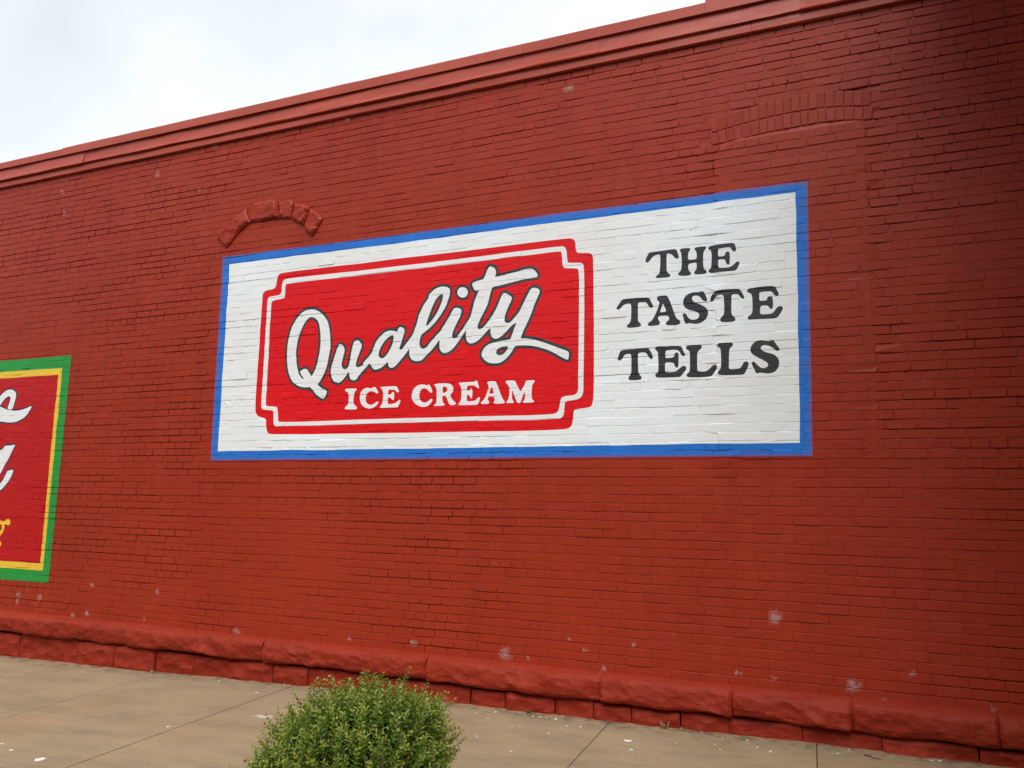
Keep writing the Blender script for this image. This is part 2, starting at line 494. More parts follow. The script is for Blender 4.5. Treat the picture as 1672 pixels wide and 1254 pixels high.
LET_W = [  # ICE CREAM, white on red
 [cv(FI, [(85, 275), (92, 243), (120, 240), (250, 237), (274, 238), (268, 268), (240, 290), (230, 310), (222, 400), (222, 480), (240, 505), (274, 530), (274, 562), (260, 572), (100, 572), (78, 560), (95, 525), (130, 500), (140, 440), (140, 340), (135, 300), (115, 290)])],
 [cv(FI, [(320, 390), (325, 330), (350, 280), (400, 238), (450, 226), (510, 243), (545, 215), (575, 225), (600, 265), (622, 305), (605, 328), (580, 315), (545, 290), (500, 283), (455, 300), (425, 340), (412, 390), (418, 440), (440, 480), (480, 500), (530, 495), (570, 470), (600, 443), (620, 455), (612, 480), (580, 520), (540, 545), (480, 562), (420, 550), (370, 520), (335, 470)])],
 [cv(FI, [(648, 218), (700, 215), (800, 207), (905, 205), (925, 230), (954, 292), (935, 307), (910, 295), (880, 265), (840, 258), (780, 262), (775, 300), (772, 340), (820, 338), (840, 300), (870, 296), (872, 360), (868, 422), (845, 434), (825, 400), (800, 385), (772, 388), (768, 440), (770, 495), (820, 492), (890, 480), (935, 440), (955, 420), (974, 432), (960, 480), (935, 537), (910, 545), (800, 547), (690, 552), (642, 547), (645, 525), (675, 500), (690, 440), (695, 340), (690, 270), (665, 245)])],
 [cv(FI, [(1150, 370), (1160, 300), (1190, 240), (1240, 195), (1300, 176), (1360, 181), (1395, 195), (1425, 175), (1450, 200), (1480, 260), (1487, 297), (1460, 310), (1435, 295), (1400, 250), (1350, 235), (1310, 250), (1285, 290), (1275, 360), (1285, 420), (1320, 460), (1370, 468), (1420, 445), (1460, 403), (1487, 410), (1478, 450), (1440, 500), (1390, 530), (1330, 540), (1270, 522), (1210, 487), (1165, 430)])],
 [cv(FC, [(-64, 288), (-43, 273), (0, 263), (100, 257), (170, 263), (220, 283), (250, 330), (247, 380), (225, 420), (195, 445), (215, 490), (240, 530), (287, 570), (287, 592), (260, 604), (210, 610), (180, 590), (160, 540), (140, 490), (125, 458), (85, 455), (72, 460), (70, 520), (75, 560), (107, 585), (107, 607), (80, 614), (0, 617), (-60, 620), (-70, 607), (-40, 590), (-25, 560), (-20, 480), (-20, 400), (-22, 340), (-35, 310)]),
  cv(FC, [(80, 310), (110, 308), (145, 325), (152, 355), (140, 390), (110, 410), (80, 412), (76, 360)])],
 [cv(FC, [(333, 258), (380, 250), (470, 245), (570, 238), (590, 232), (610, 215), (634, 222), (642, 260), (664, 317), (650, 342), (630, 330), (600, 300), (560, 292), (490, 298), (470, 305), (468, 340), (468, 378), (510, 375), (525, 343), (552, 346), (555, 400), (552, 492), (530, 503), (515, 470), (500, 445), (468, 445), (465, 500), (465, 545), (510, 545), (600, 535), (635, 495), (655, 478), (680, 485), (670, 530), (645, 592), (620, 600), (480, 604), (345, 607), (325, 597), (340, 575), (365, 550), (375, 480), (378, 380), (372, 310), (350, 285)])],
 [cv(FC, [(798, 233), (830, 226), (922, 223), (940, 250), (970, 320), (1000, 410), (1030, 490), (1060, 530), (1078, 557), (1065, 577), (1000, 582), (920, 584), (890, 567), (905, 545), (920, 525), (905, 490), (880, 472), (840, 470), (810, 475), (800, 500), (808, 530), (830, 557), (820, 577), (790, 584), (720, 590), (687, 577), (700, 550), (740, 520), (765, 470), (795, 390), (820, 310), (810, 280), (795, 260)]),
  cv(FC, [(860, 310), (875, 340), (890, 380), (903, 415), (880, 420), (825, 425), (835, 385), (848, 345)])],
 [cv(FC, [(1085, 230), (1110, 213), (1180, 211), (1242, 213), (1260, 255), (1290, 320), (1330, 390), (1350, 350), (1390, 280), (1415, 213), (1440, 206), (1540, 200), (1558, 213), (1545, 240), (1520, 265), (1512, 300), (1505, 400), (1508, 490), (1530, 520), (1550, 537), (1540, 554), (1450, 560), (1375, 564), (1362, 547), (1385, 525), (1400, 500), (1402, 440), (1398, 375), (1370, 440), (1340, 520), (1327, 562), (1290, 572), (1268, 555), (1245, 490), (1215, 420), (1195, 350), (1190, 420), (1188, 500), (1205, 530), (1224, 557), (1210, 570), (1110, 574), (1098, 560), (1125, 530), (1140, 480), (1150, 400), (1150, 330), (1135, 290), (1100, 255)])],
]
LET_K = [  # THE TASTE TELLS, charcoal on white
 [cv(F1, [(470, 255), (540, 245), (650, 228), (760, 212), (815, 208), (830, 235), (850, 295), (854, 320), (835, 334), (805, 328), (785, 300), (750, 270), (697, 265), (695, 330), (695, 430), (700, 510), (742, 530), (742, 557), (720, 571), (640, 576), (570, 582), (553, 566), (570, 545), (605, 525), (612, 450), (615, 350), (612, 275), (560, 285), (520, 305), (490, 345), (465, 375), (440, 387), (423, 370), (430, 335), (450, 290)])],
 [cv(F1, [(858, 222), (878, 203), (950, 194), (1002, 196), (998, 222), (975, 245), (970, 290), (970, 348)]) + cv(F2, [(165, 343), (218, 335), (218, 280), (212, 235), (188, 215), (190, 193), (230, 181), (332, 171), (342, 190), (318, 222), (302, 250), (300, 340), (302, 440), (318, 468), (347, 488), (342, 517), (300, 528), (215, 534), (185, 524), (186, 500), (212, 475), (218, 430), (218, 380), (165, 388)]) + cv(F1, [(972, 400), (972, 460), (980, 485), (1010, 510), (1007, 537), (975, 550), (880, 554), (845, 542), (843, 520), (875, 490), (885, 450), (890, 380), (885, 300), (880, 250)])],
 [cv(F2, [(363, 190), (385, 168), (450, 158), (550, 146), (650, 133), (702, 138), (715, 175), (726, 217), (715, 242), (690, 247), (668, 225), (655, 192), (620, 190), (550, 200), (495, 208), (493, 260), (495, 308), (540, 306), (578, 298), (588, 260), (605, 241), (637, 246), (644, 300), (642, 392), (632, 414), (605, 412), (590, 380), (580, 345), (540, 345), (495, 350), (495, 400), (497, 452), (560, 452), (640, 445), (690, 415), (725, 375), (755, 366), (770, 388), (755, 430), (730, 477), (700, 492), (600, 497), (480, 510), (400, 517), (368, 502), (370, 475), (400, 455), (405, 400), (410, 310), (405, 250), (395, 220), (368, 210)])],
 [cv(F1, [(115, 863), (150, 848), (260, 838), (380, 830), (462, 828), (480, 850), (500, 890), (522, 935), (510, 960), (485, 962), (460, 935), (435, 890), (380, 890), (330, 895), (325, 960), (325, 1060), (325, 1130), (345, 1150), (367, 1170), (362, 1197), (320, 1210), (210, 1220), (183, 1207), (186, 1180), (220, 1155), (235, 1120), (240, 1020), (240, 905), (180, 910), (140, 925), (110, 960), (80, 987), (53, 980), (53, 955), (80, 920)])],
 [cv(F1, [(566, 830), (590, 806), (692, 798), (715, 825), (740, 885), (770, 970), (800, 1060), (820, 1100), (862, 1125), (870, 1150), (850, 1177), (800, 1187), (700, 1192), (681, 1172), (686, 1145), (720, 1120), (725, 1090), (705, 1065), (650, 1065), (590, 1072), (580, 1095), (590, 1125), (607, 1150), (600, 1182), (560, 1192), (470, 1200), (448, 1182), (456, 1155), (500, 1130), (530, 1080), (560, 1020), (590, 940), (605, 885), (575, 865)]),
  cv(F1, [(645, 900), (660, 935), (692, 1009), (650, 1016), (606, 1024), (625, 970)])],
 [cv(F2, [(42, 900), (45, 860), (70, 815), (120, 776), (180, 760), (250, 761), (270, 750), (307, 753), (325, 790), (352, 850), (347, 877), (320, 882), (285, 860), (255, 815), (210, 805), (165, 815), (155, 850), (175, 885), (230, 905), (290, 930), (342, 965), (364, 1020), (352, 1075), (312, 1127), (250, 1162), (190, 1170), (130, 1158), (100, 1157), (95, 1167), (68, 1167), (55, 1130), (40, 1080), (33, 1045), (50, 1026), (80, 1040), (100, 1080), (130, 1110), (180, 1115), (230, 1100), (250, 1060), (240, 1030), (190, 1005), (110, 990), (65, 960), (43, 925)])],
 [cv(F2, [(455, 753), (520, 738), (620, 726), (762, 720), (785, 745), (810, 790), (830, 830), (826, 852), (800, 852), (770, 820), (750, 790), (665, 795), (665, 880), (662, 1000), (668, 1055), (700, 1080), (717, 1105), (712, 1132), (680, 1144), (580, 1152), (530, 1147), (516, 1120), (530, 1090), (565, 1055), (572, 1000), (570, 900), (565, 800), (500, 805), (465, 825), (430, 870), (405, 887), (388, 872), (393, 830), (420, 790)])],
 [cv(F2, [(863, 745), (885, 718), (950, 708), (1080, 693), (1180, 686), (1227, 700), (1245, 735), (1272, 780), (1264, 812), (1235, 817), (1205, 795), (1185, 760), (1130, 755), (1060, 762), (1020, 770), (1020, 820), (1022, 880), (1080, 875), (1115, 870), (1125, 830), (1150, 816), (1187, 823), (1197, 880), (1197, 952), (1187, 977), (1155, 980), (1140, 945), (1110, 935), (1040, 940), (1030, 990), (1032, 1048), (1100, 1048), (1180, 1040), (1215, 1005), (1250, 955), (1285, 938), (1322, 953), (1320, 985), (1290, 1040), (1255, 1087), (1220, 1102), (1100, 1107), (950, 1114), (883, 1120), (870, 1097), (885, 1070), (925, 1045), (935, 990), (935, 900), (925, 790), (890, 775), (866, 765)])],
 [cv(E1, [(165, 308), (260, 293), (400, 283), (560, 273), (652, 270), (680, 305), (715, 365), (740, 440), (727, 467), (700, 474), (665, 440), (630, 375), (590, 345), (465, 355), (465, 450), (470, 600), (475, 710), (500, 755), (533, 790), (533, 832), (490, 847), (390, 852), (310, 850), (290, 815), (310, 775), (345, 730), (348, 600), (345, 450), (340, 370), (260, 375), (220, 395), (180, 460), (140, 499), (108, 492), (98, 455), (120, 390), (140, 335)])],
 [cv(E1, [(768, 290), (788, 253), (840, 238), (960, 238), (1080, 228), (1242, 226), (1270, 265), (1295, 330), (1322, 380), (1317, 412), (1285, 417), (1255, 390), (1220, 325), (1170, 300), (1060, 305), (970, 318), (965, 380), (965, 455), (1050, 450), (1120, 435), (1135, 370), (1160, 346), (1192, 350), (1207, 400), (1207, 500), (1200, 612), (1170, 632), (1138, 607), (1120, 540), (1060, 530), (965, 530), (960, 600), (960, 712), (1050, 708), (1150, 695), (1210, 650), (1270, 600), (1310, 588), (1347, 618), (1342, 660), (1290, 732), (1240, 792), (1150, 800), (1000, 807), (850, 812), (800, 802), (778, 777), (795, 735), (835, 710), (840, 600), (835, 480), (830, 350), (800, 315)])],
 [cv(E1, [(1338, 260), (1355, 223), (1400, 213), (1500, 210), (1602, 205), (1630, 230), (1622, 272), (1580, 305)]) + cv(E2, [(100, 365), (90, 390), (88, 450), (88, 600), (88, 700), (180, 702), (250, 695), (310, 645), (350, 595), (395, 580), (432, 603), (427, 640), (390, 702), (345, 772), (310, 790), (150, 800), (20, 802)]) + cv(E1, [(1400, 800), (1360, 787), (1348, 760), (1365, 730), (1405, 700), (1412, 600), (1410, 450), (1408, 350), (1395, 315), (1348, 290)])],
 [cv(E2, [(428, 250), (450, 223), (520, 216), (620, 210), (692, 210), (707, 240), (692, 277), (650, 310), (638, 350), (635, 450), (632, 600), (635, 665), (720, 665), (820, 650), (860, 600), (885, 545), (920, 526), (962, 538), (972, 570), (957, 622), (920, 702), (890, 747), (850, 757), (700, 764), (520, 770), (458, 757), (441, 725), (455, 690), (490, 655), (500, 580), (497, 450), (495, 350), (485, 310), (438, 280)])],
 [cv(E2, [(998, 330), (1013, 270), (1060, 208), (1130, 173), (1200, 166), (1280, 178), (1330, 178), (1382, 155), (1412, 185), (1450, 250), (1492, 290), (1494, 327), (1470, 352), (1430, 340), (1390, 300), (1340, 270), (1270, 248), (1210, 255), (1175, 285), (1180, 325), (1230, 360), (1310, 385), (1390, 405), (1452, 450), (1487, 510), (1490, 580), (1467, 652), (1412, 712), (1330, 737), (1260, 734), (1190, 722), (1150, 722), (1110, 735), (1083, 712), (1060, 650), (1023, 580), (1018, 545), (1050, 528), (1090, 555), (1130, 600), (1180, 640), (1240, 645), (1290, 620), (1305, 585), (1280, 545), (1200, 500), (1110, 455), (1040, 410), (1003, 370)])],
]
CART_O = cv(FA, [(430, 600), (432, 575), (455, 550), (515, 540), (535, 520), (545, 450), (550, 430), (580, 408), (1100, 347)]) + cv(FB, [(0, 292), (600, 225), (1330, 138), (1375, 143), (1392, 170), (1395, 225), (1405, 252), (1500, 250), (1520, 262), (1527, 300), (1530, 600), (1533, 900)]) + cv(FD, [(1532, 200), (1530, 400), (1520, 470), (1500, 490), (1390, 503), (1378, 515), (1370, 610), (1350, 640), (1310, 655), (900, 668), (0, 680)]) + cv(FCc, [(1000, 728), (500, 732), (480, 720), (468, 690), (465, 610), (445, 603), (400, 590), (382, 560), (380, 500), (390, 330)]) + cv(FA, [(405, 950), (418, 750)])
PIN_O = cv(FA, [(468, 620), (478, 605), (500, 597), (570, 585), (580, 560), (583, 490), (600, 465), (625, 455)]) + cv(FB, [(0, 350), (640, 275), (1280, 198), (1310, 203), (1325, 230), (1330, 310), (1340, 325), (1440, 322), (1458, 345), (1460, 700), (1452, 1254)]) + cv(FD, [(1452, 370), (1440, 405), (1410, 428), (1330, 438), (1310, 450), (1305, 540), (1290, 565), (1260, 577), (0, 608)]) + cv(FCc, [(560, 668), (535, 665), (525, 640), (525, 545), (515, 540), (440, 535), (427, 515), (430, 450), (440, 295)]) + cv(FA, [(445, 1000), (458, 800)])
PIN_I = cv(FA, [(500, 630), (595, 612), (605, 600), (610, 510), (617, 495)]) + cv(FB, [(0, 385), (640, 311), (1275, 235), (1288, 245), (1295, 350), (1310, 365), (1400, 365), (1420, 378), (1420, 700), (1412, 1254)]) + cv(FD, [(1415, 340), (1405, 378), (1385, 395), (1310, 402), (1285, 415), (1278, 440), (1265, 510), (1245, 533), (1200, 542), (0, 572)]) + cv(FCc, [(575, 635), (562, 625), (560, 520), (545, 510), (475, 507), (463, 495), (465, 440), (480, 200)]) + cv(FA, [(485, 850), (497, 680)])
SIGN_O = [(365, 421), (1317, 298), (1325, 742), (345, 750)]
SIGN_I = [(375.2, 431.5), (1299.4, 314.6), (1306.8, 722.6), (355.9, 736.5)]

def pip(poly, P):
    """even-odd point in polygon; poly (n,2), P (m,2)"""
    x, y = P[:, 0], P[:, 1]
    c = np.zeros(len(P), bool)
    lo, hi = poly.min(0), poly.max(0)
    idx = np.nonzero((x >= lo[0]) & (x <= hi[0]) & (y >= lo[1]) & (y <= hi[1]))[0]
    if len(idx) == 0:
        return c
    xx, yy = x[idx], y[idx]
    cc = np.zeros(len(idx), bool)
    for a, b in zip(poly, np.roll(poly, -1, 0)):
        if a[1] == b[1]:
            continue
        m = ((a[1] > yy) != (b[1] > yy)) & (xx < (b[0]-a[0])*(yy-a[1])/(b[1]-a[1])+a[0])
        cc ^= m
    c[idx] = cc
    return c

def dist_polys(polys, P):
    d = np.full(len(P), 1e9)
    for poly in polys:
        for a, b in zip(poly, np.roll(poly, -1, 0)):
            ab = b-a
            L = ab@ab
            if L < 1e-14:
                continue
            t = np.clip(((P-a)@ab)/L, 0, 1)
            q = P-a-t[:, None]*ab
            d = np.minimum(d, (q*q).sum(1))
    return np.sqrt(d)

def iso_loops(polys, w, step):
    """closed contours at distance w outside the union of even-odd polys (marching squares)"""
    allp = np.concatenate(polys)
    lo, hi = allp.min(0)-w-3*step, allp.max(0)+w+3*step
    nx, ny = int((hi[0]-lo[0])/step)+2, int((hi[1]-lo[1])/step)+2
    gx, gy = lo[0]+np.arange(nx)*step, lo[1]+np.arange(ny)*step
    P = np.stack(np.meshgrid(gx, gy, indexing='ij'), -1).reshape(-1, 2)
    ins = np.zeros(len(P), bool)
    for p in polys:
        ins ^= pip(p, P)
    d = dist_polys(polys, P)
    f = (np.where(ins, -d, d)-w).reshape(nx, ny)
    f[f == 0] = 1e-9
    nxt = {}
    def ex(i, j):      # crossing on edge (i,j)-(i+1,j)
        t = f[i, j]/(f[i, j]-f[i+1, j]); return (gx[i]+t*step, gy[j])
    def ey(i, j):
        t = f[i, j]/(f[i, j]-f[i, j+1]); return (gx[i], gy[j]+t*step)
    s = f < 0
    pts = {}
    adj = {}
    cells = np.argwhere(~((s[:-1, :-1] == s[1:, :-1]) & (s[:-1, :-1] == s[:-1, 1:]) & (s[:-1, :-1] == s[1:, 1:])))
    for i, j in cells:
        e = []
        if s[i, j] != s[i+1, j]: e.append(('x', i, j)); pts[e[-1]] = ex(i, j)
        if s[i+1, j] != s[i+1, j+1]: e.append(('y', i+1, j)); pts[e[-1]] = ey(i+1, j)
        if s[i, j+1] != s[i+1, j+1]: e.append(('x', i, j+1)); pts[e[-1]] = ex(i, j+1)
        if s[i, j] != s[i, j+1]: e.append(('y', i, j)); pts[e[-1]] = ey(i, j)
        prs = [(e[0], e[1])] if len(e) == 2 else [(e[0], e[1]), (e[2], e[3])]
        for a, b in prs:
            adj.setdefault(a, []).append(b); adj.setdefault(b, []).append(a)
    loops, seen = [], set()
    for st in adj:
        if st in seen:
            continue
        loop, cur, prev = [], st, None
        while cur not in seen:
            seen.add(cur); loop.append(pts[cur])
            nb = [q for q in adj[cur] if q != prev and q not in seen]
            if not nb:
                break
            prev, cur = cur, nb[0]
        if len(loop) > 8:
            loops.append(np.array(loop)[::2])
    return loops

# in wall metres
S_Q = [px_wall(catmull(Q_OUT)), px_wall(catmull(Q_IN))]
S_UAL = [px_wall(catmull(UAL)), px_wall(catmull(A_IN)), px_wall(catmull(L_IN)), px_wall(catmull(Y_IN)), px_wall(catmull(DOT, 2))]
S_OUT = iso_loops(S_Q+S_UAL, .0255, .009)
L_W = [[px_wall(chaikin(p)) for p in g] for g in LET_W]
L_K = [[px_wall(chaikin(p)) for p in g] for g in LET_K]
C_O, P_O, P_I = [px_wall(chaikin(p)) for p in (CART_O, PIN_O, PIN_I)]
def subdiv(q, n):
    q = np.asarray(q, float); nx = np.roll(q, -1, 0)
    return np.concatenate([a+(b-a)*np.linspace(0, 1, n, endpoint=False)[:, None] for a, b in zip(q, nx)])
B_O, B_I = subdiv(px_wall(SIGN_O), 40), subdiv(px_wall(SIGN_I), 40)
# hand-painted edges wander a few millimetres
def wob(p, a, s): return p+a*(np.stack([vnoise(p[:, 0]*9, p[:, 1]*9, s), vnoise(p[:, 0]*9, p[:, 1]*9, s+1)], 1)-.5)
B_I = wob(B_I, .008, 41)
_c = B_O.mean(0)
OVER = .013
_bo = px_wall(SIGN_O)
B_F = subdiv(_bo+np.sign(_bo-_c)*OVER, 40)

def film(region, contours, lo, hi):
    """triangulate the painted brickwork between lo and hi, cut along every paint edge.
    returns verts (x,z), triangles"""
    V, Ed = [], []
    def add(poly):
        s = len(V)
        V.extend([Vector((float(a), float(b))) for a, b in poly])
        L = len(poly)
        Ed.extend([(s+i, s+(i+1) % L) for i in range(L)])
    for r in range(NROW):
        if WZ0+(r+1)*CH < lo[1] or WZ0+r*CH > hi[1]:
            continue
        xs = ROWS[r]
        for k in range(len(xs)-1):
            if xs[k+1] < lo[0] or xs[k] > hi[0]:
                continue
            o, i, c = brick_rings(r, k)
            add(o); add(o*.7+i*.3); add(i)
    for c in contours:
        add(c)
    add(region)
    v, e, f, *_ = geometry.delaunay_2d_cdt(V, Ed, [], 0, 1e-6, False)
    v = np.array([(p.x, p.y) for p in v])
    f = np.array([t for t in f if len(t) == 3], int)
    cen = v[f].mean(1)
    a, b, c = v[f[:, 0]], v[f[:, 1]], v[f[:, 2]]
    cr = (b[:, 0]-a[:, 0])*(c[:, 1]-a[:, 1])-(b[:, 1]-a[:, 1])*(c[:, 0]-a[:, 0])
    keep = pip(np.asarray(region), cen) & (np.abs(cr) > 1e-12)
    f = f[keep]
    fl = cr[keep] < 0
    f[fl] = f[fl][:, ::-1]
    return v, f, cen[keep]

def film_part(name, v, f, mask, mat, parent, lift=.0024, fade=None):
    ff = f[mask]
    if len(ff) == 0:
        return None
    used, inv = np.unique(ff, return_inverse=True)
    p = v[used]
    h = wall_h(p[:, 0], p[:, 1])+lift
    wx, wz = warp(p[:, 0], p[:, 1])
    at = None
    if fade is not None:
        at = ('fade', 'POINT', fade(p))
    vv = np.stack([wx, -h, wz], 1)-np.array(parent.location)
    return mesh_obj(name, vv, inv.reshape(-1, 3), mat, parent, attr=at)

def union_eo(polys, P):
    m = np.zeros(len(P), bool)
    for p in polys:
        m ^= pip(p, P)
    return m

# ------------------------------------------------------------------ the large painted sign
sign = empty('painted_sign', (float(_c[0]), 0, float(B_O[:, 1].min())))
tag(sign, 'white hand-painted wall sign with blue border, red cartouche, script and charcoal lettering', 'painted sign')
contours = [B_O, B_I, C_O, P_O, P_I]+S_Q+S_UAL+S_OUT+[p for g in L_W+L_K for p in g]
v, f, cen = film(B_F, contours, B_F.min(0), B_F.max(0))
inO, inI = pip(B_O, cen), pip(B_I, cen)
inC, inPO, inPI = pip(C_O, cen), pip(P_O, cen), pip(P_I, cen)
left = np.ones(len(f), bool)
def take(m):
    global left
    m = m & left
    left = left & ~m
    return m
pend = []
for g, nm in ((S_Q, 'script_letter'), (S_UAL, 'script_lettering')):
    pend.append((nm, take(union_eo(g, cen)), M_WHITE2, None))
pend.append(('lettering_outline', take(union_eo(S_OUT, cen)), M_OUT, None))
for g in L_W:
    pend.append(('letter', take(union_eo(g, cen)), M_WHITE2, None))
for g in L_K:
    pend.append(('letter', take(union_eo(g, cen)), M_DARK, None))
pend.append(('pinstripe', take(inPO & ~inPI & inC), M_WHITE2, None))
pend.append(('cartouche', take(inC), M_SIGNRED, None))
pend.append(('panel', take(inI), M_WHITE, None))
pend.append(('border', take(np.ones(len(f), bool)), M_BLUE, 'b'))
def border_fade(p):
    d = dist_polys([px_wall(SIGN_O)], p)
    return np.where(pip(px_wall(SIGN_O), p), .62+d/.014*.38, .62-d/OVER*.70).clip(0, 1)
for nm, m, mt, fd in pend:
    film_part(nm, v, f, m, mt, sign, fade=border_fade if fd else None)

# ------------------------------------------------------------------ the green bordered sign (only its right end is in the photograph)
GO = px_wall([(117, 580.4), (79.1, 951.8)])
GY = px_wall([(102.2, 601), (70.2, 931.4)])
GR = px_wall([(95.4, 612.5), (65.7, 920)])
GX0 = -13.2
def gpoly(q, m):
    x0 = GX0+m
    return subdiv([(x0, q[0, 1]+.006), (q[0, 0], q[0, 1]), (q[1, 0], q[1, 1]), (x0, q[1, 1]+.004)], 24)
b1 = float((GO-GY)[0, 0]); b2 = float((GO-GR)[0, 0])
g_o, g_y, g_r = gpoly(GO, 0), gpoly(GY, b1), gpoly(GR, b2)
g_y, g_r = wob(g_y, .008, 51), wob(g_r, .008, 53)
FR = [[px_wall(catmull(cv(G1, p)))] for p in (
    [(-40, 430), (0, 380), (30, 345), (65, 323), (100, 322), (125, 345), (127, 380), (115, 425), (97, 476), (62, 470), (78, 420), (84, 388), (70, 375), (40, 395), (5, 440), (-40, 500)],
    [(-60, 474), (-10, 457), (15, 460), (60, 478), (110, 487), (165, 483), (210, 468), (250, 452), (225, 505), (185, 548), (125, 575), (70, 580), (20, 572), (-60, 560)],
    [(-30, 790), (0, 797), (25, 784), (45, 760), (85, 756), (120, 753), (100, 795), (70, 860), (40, 910), (5, 975), (-30, 1010)],
    [(62, 957), (106, 950), (90, 1000), (60, 1050), (25, 1090), (-10, 1120), (-40, 1130), (-40, 1085), (-5, 1065), (25, 1030), (45, 990)])]
FY_ = [[px_wall(catmull(cv(G2, p)))] for p in (
    [(-20, 398), (20, 394), (60, 400), (80, 380), (105, 371), (130, 390), (133, 420), (120, 448), (95, 450), (75, 435), (62, 437), (65, 480), (45, 530), (20, 565), (-20, 600), (-20, 550), (5, 525), (25, 490), (30, 445), (0, 440), (-20, 440)],
    [(-20, 640), (5, 655), (18, 685), (10, 715), (-20, 740)])]
# overlapping strokes of one word: outline follows their union
g_out = [lp for g in FR for lp in iso_loops(g, .017, .009)]
gs = empty('painted_sign', ((GX0+float(GO[0, 0]))/2, 0, float(GO[1, 1])))
tag(gs, 'deep red painted wall sign with green and yellow border beside the ledge', 'painted sign')
v, f, cen = film(g_o, [g_y, g_r]+[p for g in FR+FY_ for p in g]+g_out, g_o.min(0), g_o.max(0))
left = np.ones(len(f), bool)
pend = [('letter', take(union_eo(FR[0], cen) | union_eo(FR[1], cen)), M_WHITE2),
        ('letter', take(union_eo(FR[2], cen)), M_WHITE2), ('letter', take(union_eo(FR[3], cen)), M_WHITE2)]
mo = np.zeros(len(f), bool)
for lp in g_out:
    mo |= pip(lp, cen)
pend.append(('lettering_outline', take(mo), M_NAVY))
for g in FY_:
    pend.append(('letter', take(union_eo(g, cen)), M_YELLOW))
pend += [('panel', take(pip(g_r, cen)), M_RED2), ('inner_border', take(pip(g_y, cen)), M_YELLOW), ('border', take(np.ones(len(f), bool)), M_GREEN)]
for nm, m, mt in pend:
    film_part(nm, v, f, m, mt, gs)

# ------------------------------------------------------------------ the building
bld = empty('brick_building', (-4.5, 0, 0))
tag(bld, 'long red painted brick building with rock-faced stone base and metal parapet', 'building')

BOX1, BOX2 = (_bo.min(0), _bo.max(0)), (g_o.min(0), g_o.max(0))
def hidden(x0, x1, z0, z1, m=.02):
    for lo, hi in (BOX1, BOX2):
        if x0 > lo[0]+m and x1 < hi[0]-m and z0 > lo[1]+m and z1 < hi[1]-m:
            return True
    return False

# mortar bed behind the bricks, one sheet
gx = np.arange(WX0, WX1+.01, .055)
gz = WZ0-.0+np.arange(0, NROW*2+1)*CH/2
PX, PZ = np.meshgrid(gx, gz, indexing='ij')
bh = bed_h(PX.ravel(), PZ.ravel()).reshape(PX.shape)
for lo, hi in (BOX1, BOX2):
    ins = (PX > lo[0]+.09) & (PX < hi[0]-.09) & (PZ > lo[1]+.09) & (PZ < hi[1]-.09)
    bh = np.where(ins, -.030, bh)
wx, wz = warp(PX.ravel(), PZ.ravel())
vv = np.stack([wx, -bh.ravel(), wz], 1)
nz = len(gz)
ii, jj = np.meshgrid(np.arange(len(gx)-1), np.arange(nz-1), indexing='ij')
a = (ii*nz+jj).ravel()
ff = np.stack([a, a+nz, a+nz+1, a+1], 1)
adopt(mesh_obj('mortar_bed', vv, ff, M_RED), bld)

cand = []
for r in range(NROW):
    xs = ROWS[r]
    for k in range(len(xs)-1):
        x0, x1, z0, z1 = xs[k], xs[k+1], WZ0+r*CH, WZ0+(r+1)*CH
        if x0 < WX0-.3 or x1 > WX1+.2 or hidden(x0, x1, z0, z1):
            continue
        cx, cz = (x0+x1)/2, (z0+z1)/2
        if IFX0 < cx < IFX1+.03 and np.interp(cx, ARC_IN[:, 0], ARC_IN[:, 1])-.01 < cz < np.interp(cx, ARC_TOP[:, 0], ARC_TOP[:, 1])+.01:
            continue                              # the arch bricks stand here
        dv = CAM_M @ (np.array([cx, 0, cz])-CAM_P)
        u, w_ = 836+F_PX*dv[0]/dv[2], 627+F_PX*dv[1]/dv[2]
        vis = 12 < u < 1660 and 8 < w_ < 1246
        size = (x1-x0)*(z1-z0)*D_CAM/np.linalg.norm(np.array([cx, 0, cz])-CAM_P)**3 if vis else 0
        overlap = any(lo[0] < x1 and hi[0] > x0 and lo[1] < z1 and hi[1] > z0 for lo, hi in (BOX1, BOX2))
        cand.append((0 if overlap else size, r, k))
cand.sort(reverse=True)
for s, r, k in cand[:300]:
    bv, bf = brick_vf(r, k)
    adopt(mesh_obj('brick', bv, bf, M_RED), bld)
def joined(keys, name, parent, mat, fn=brick_vf, kind='stuff'):
    V, Fc = [], []
    for key in keys:
        bv, bf = fn(*key)
        o = len(V)
        V += bv
        Fc += [tuple(q+o for q in t) for t in bf]
    ob = adopt(mesh_obj(name, V, Fc, mat), parent)
    if kind:
        ob['kind'] = kind
    return ob
joined([(r, k) for s, r, k in cand[300:]], 'brickwork', bld, M_RED)

cv_, cf_ = box_vf(WX0, WX1, .035, .36, -.6, 5.5)
adopt(mesh_obj('wall_core', cv_, cf_, M_RED), bld)

# blocked window, right: two rings of bricks on edge
def radial_brick(p00, p10, p11, p01, lift, seed):
    """brick between four wall points (bottom-left, bottom-right, top-right, top-left)"""
    g = np.random.default_rng(seed)
    q = np.array([p00, p10, p11, p01])
    c = q.mean(0)
    outer = c+(q-c)*.90
    inner = c+(q-c)*.83+g.normal(0, .0012, (4, 2))
    h = lift+g.normal(0, .0012)
    tl = g.normal(0, .02, 2)
    V = []
    for ring, t in ((c+(q-c)*.95, -.02), (outer, -.0015), (inner, 0)):
        hh = h+t+(ring-c)@tl if t > -.01 else np.full(4, h+t)
        x, z = warp(ring[:, 0], ring[:, 1])
        V += list(zip(x, -hh, z))
    Fc = []
    for a in range(4):
        b = (a+1) % 4
        Fc += [(a, b, 4+b, 4+a), (4+a, 4+b, 8+b, 8+a)]
    Fc.append((8, 9, 10, 11))
    return V, Fc
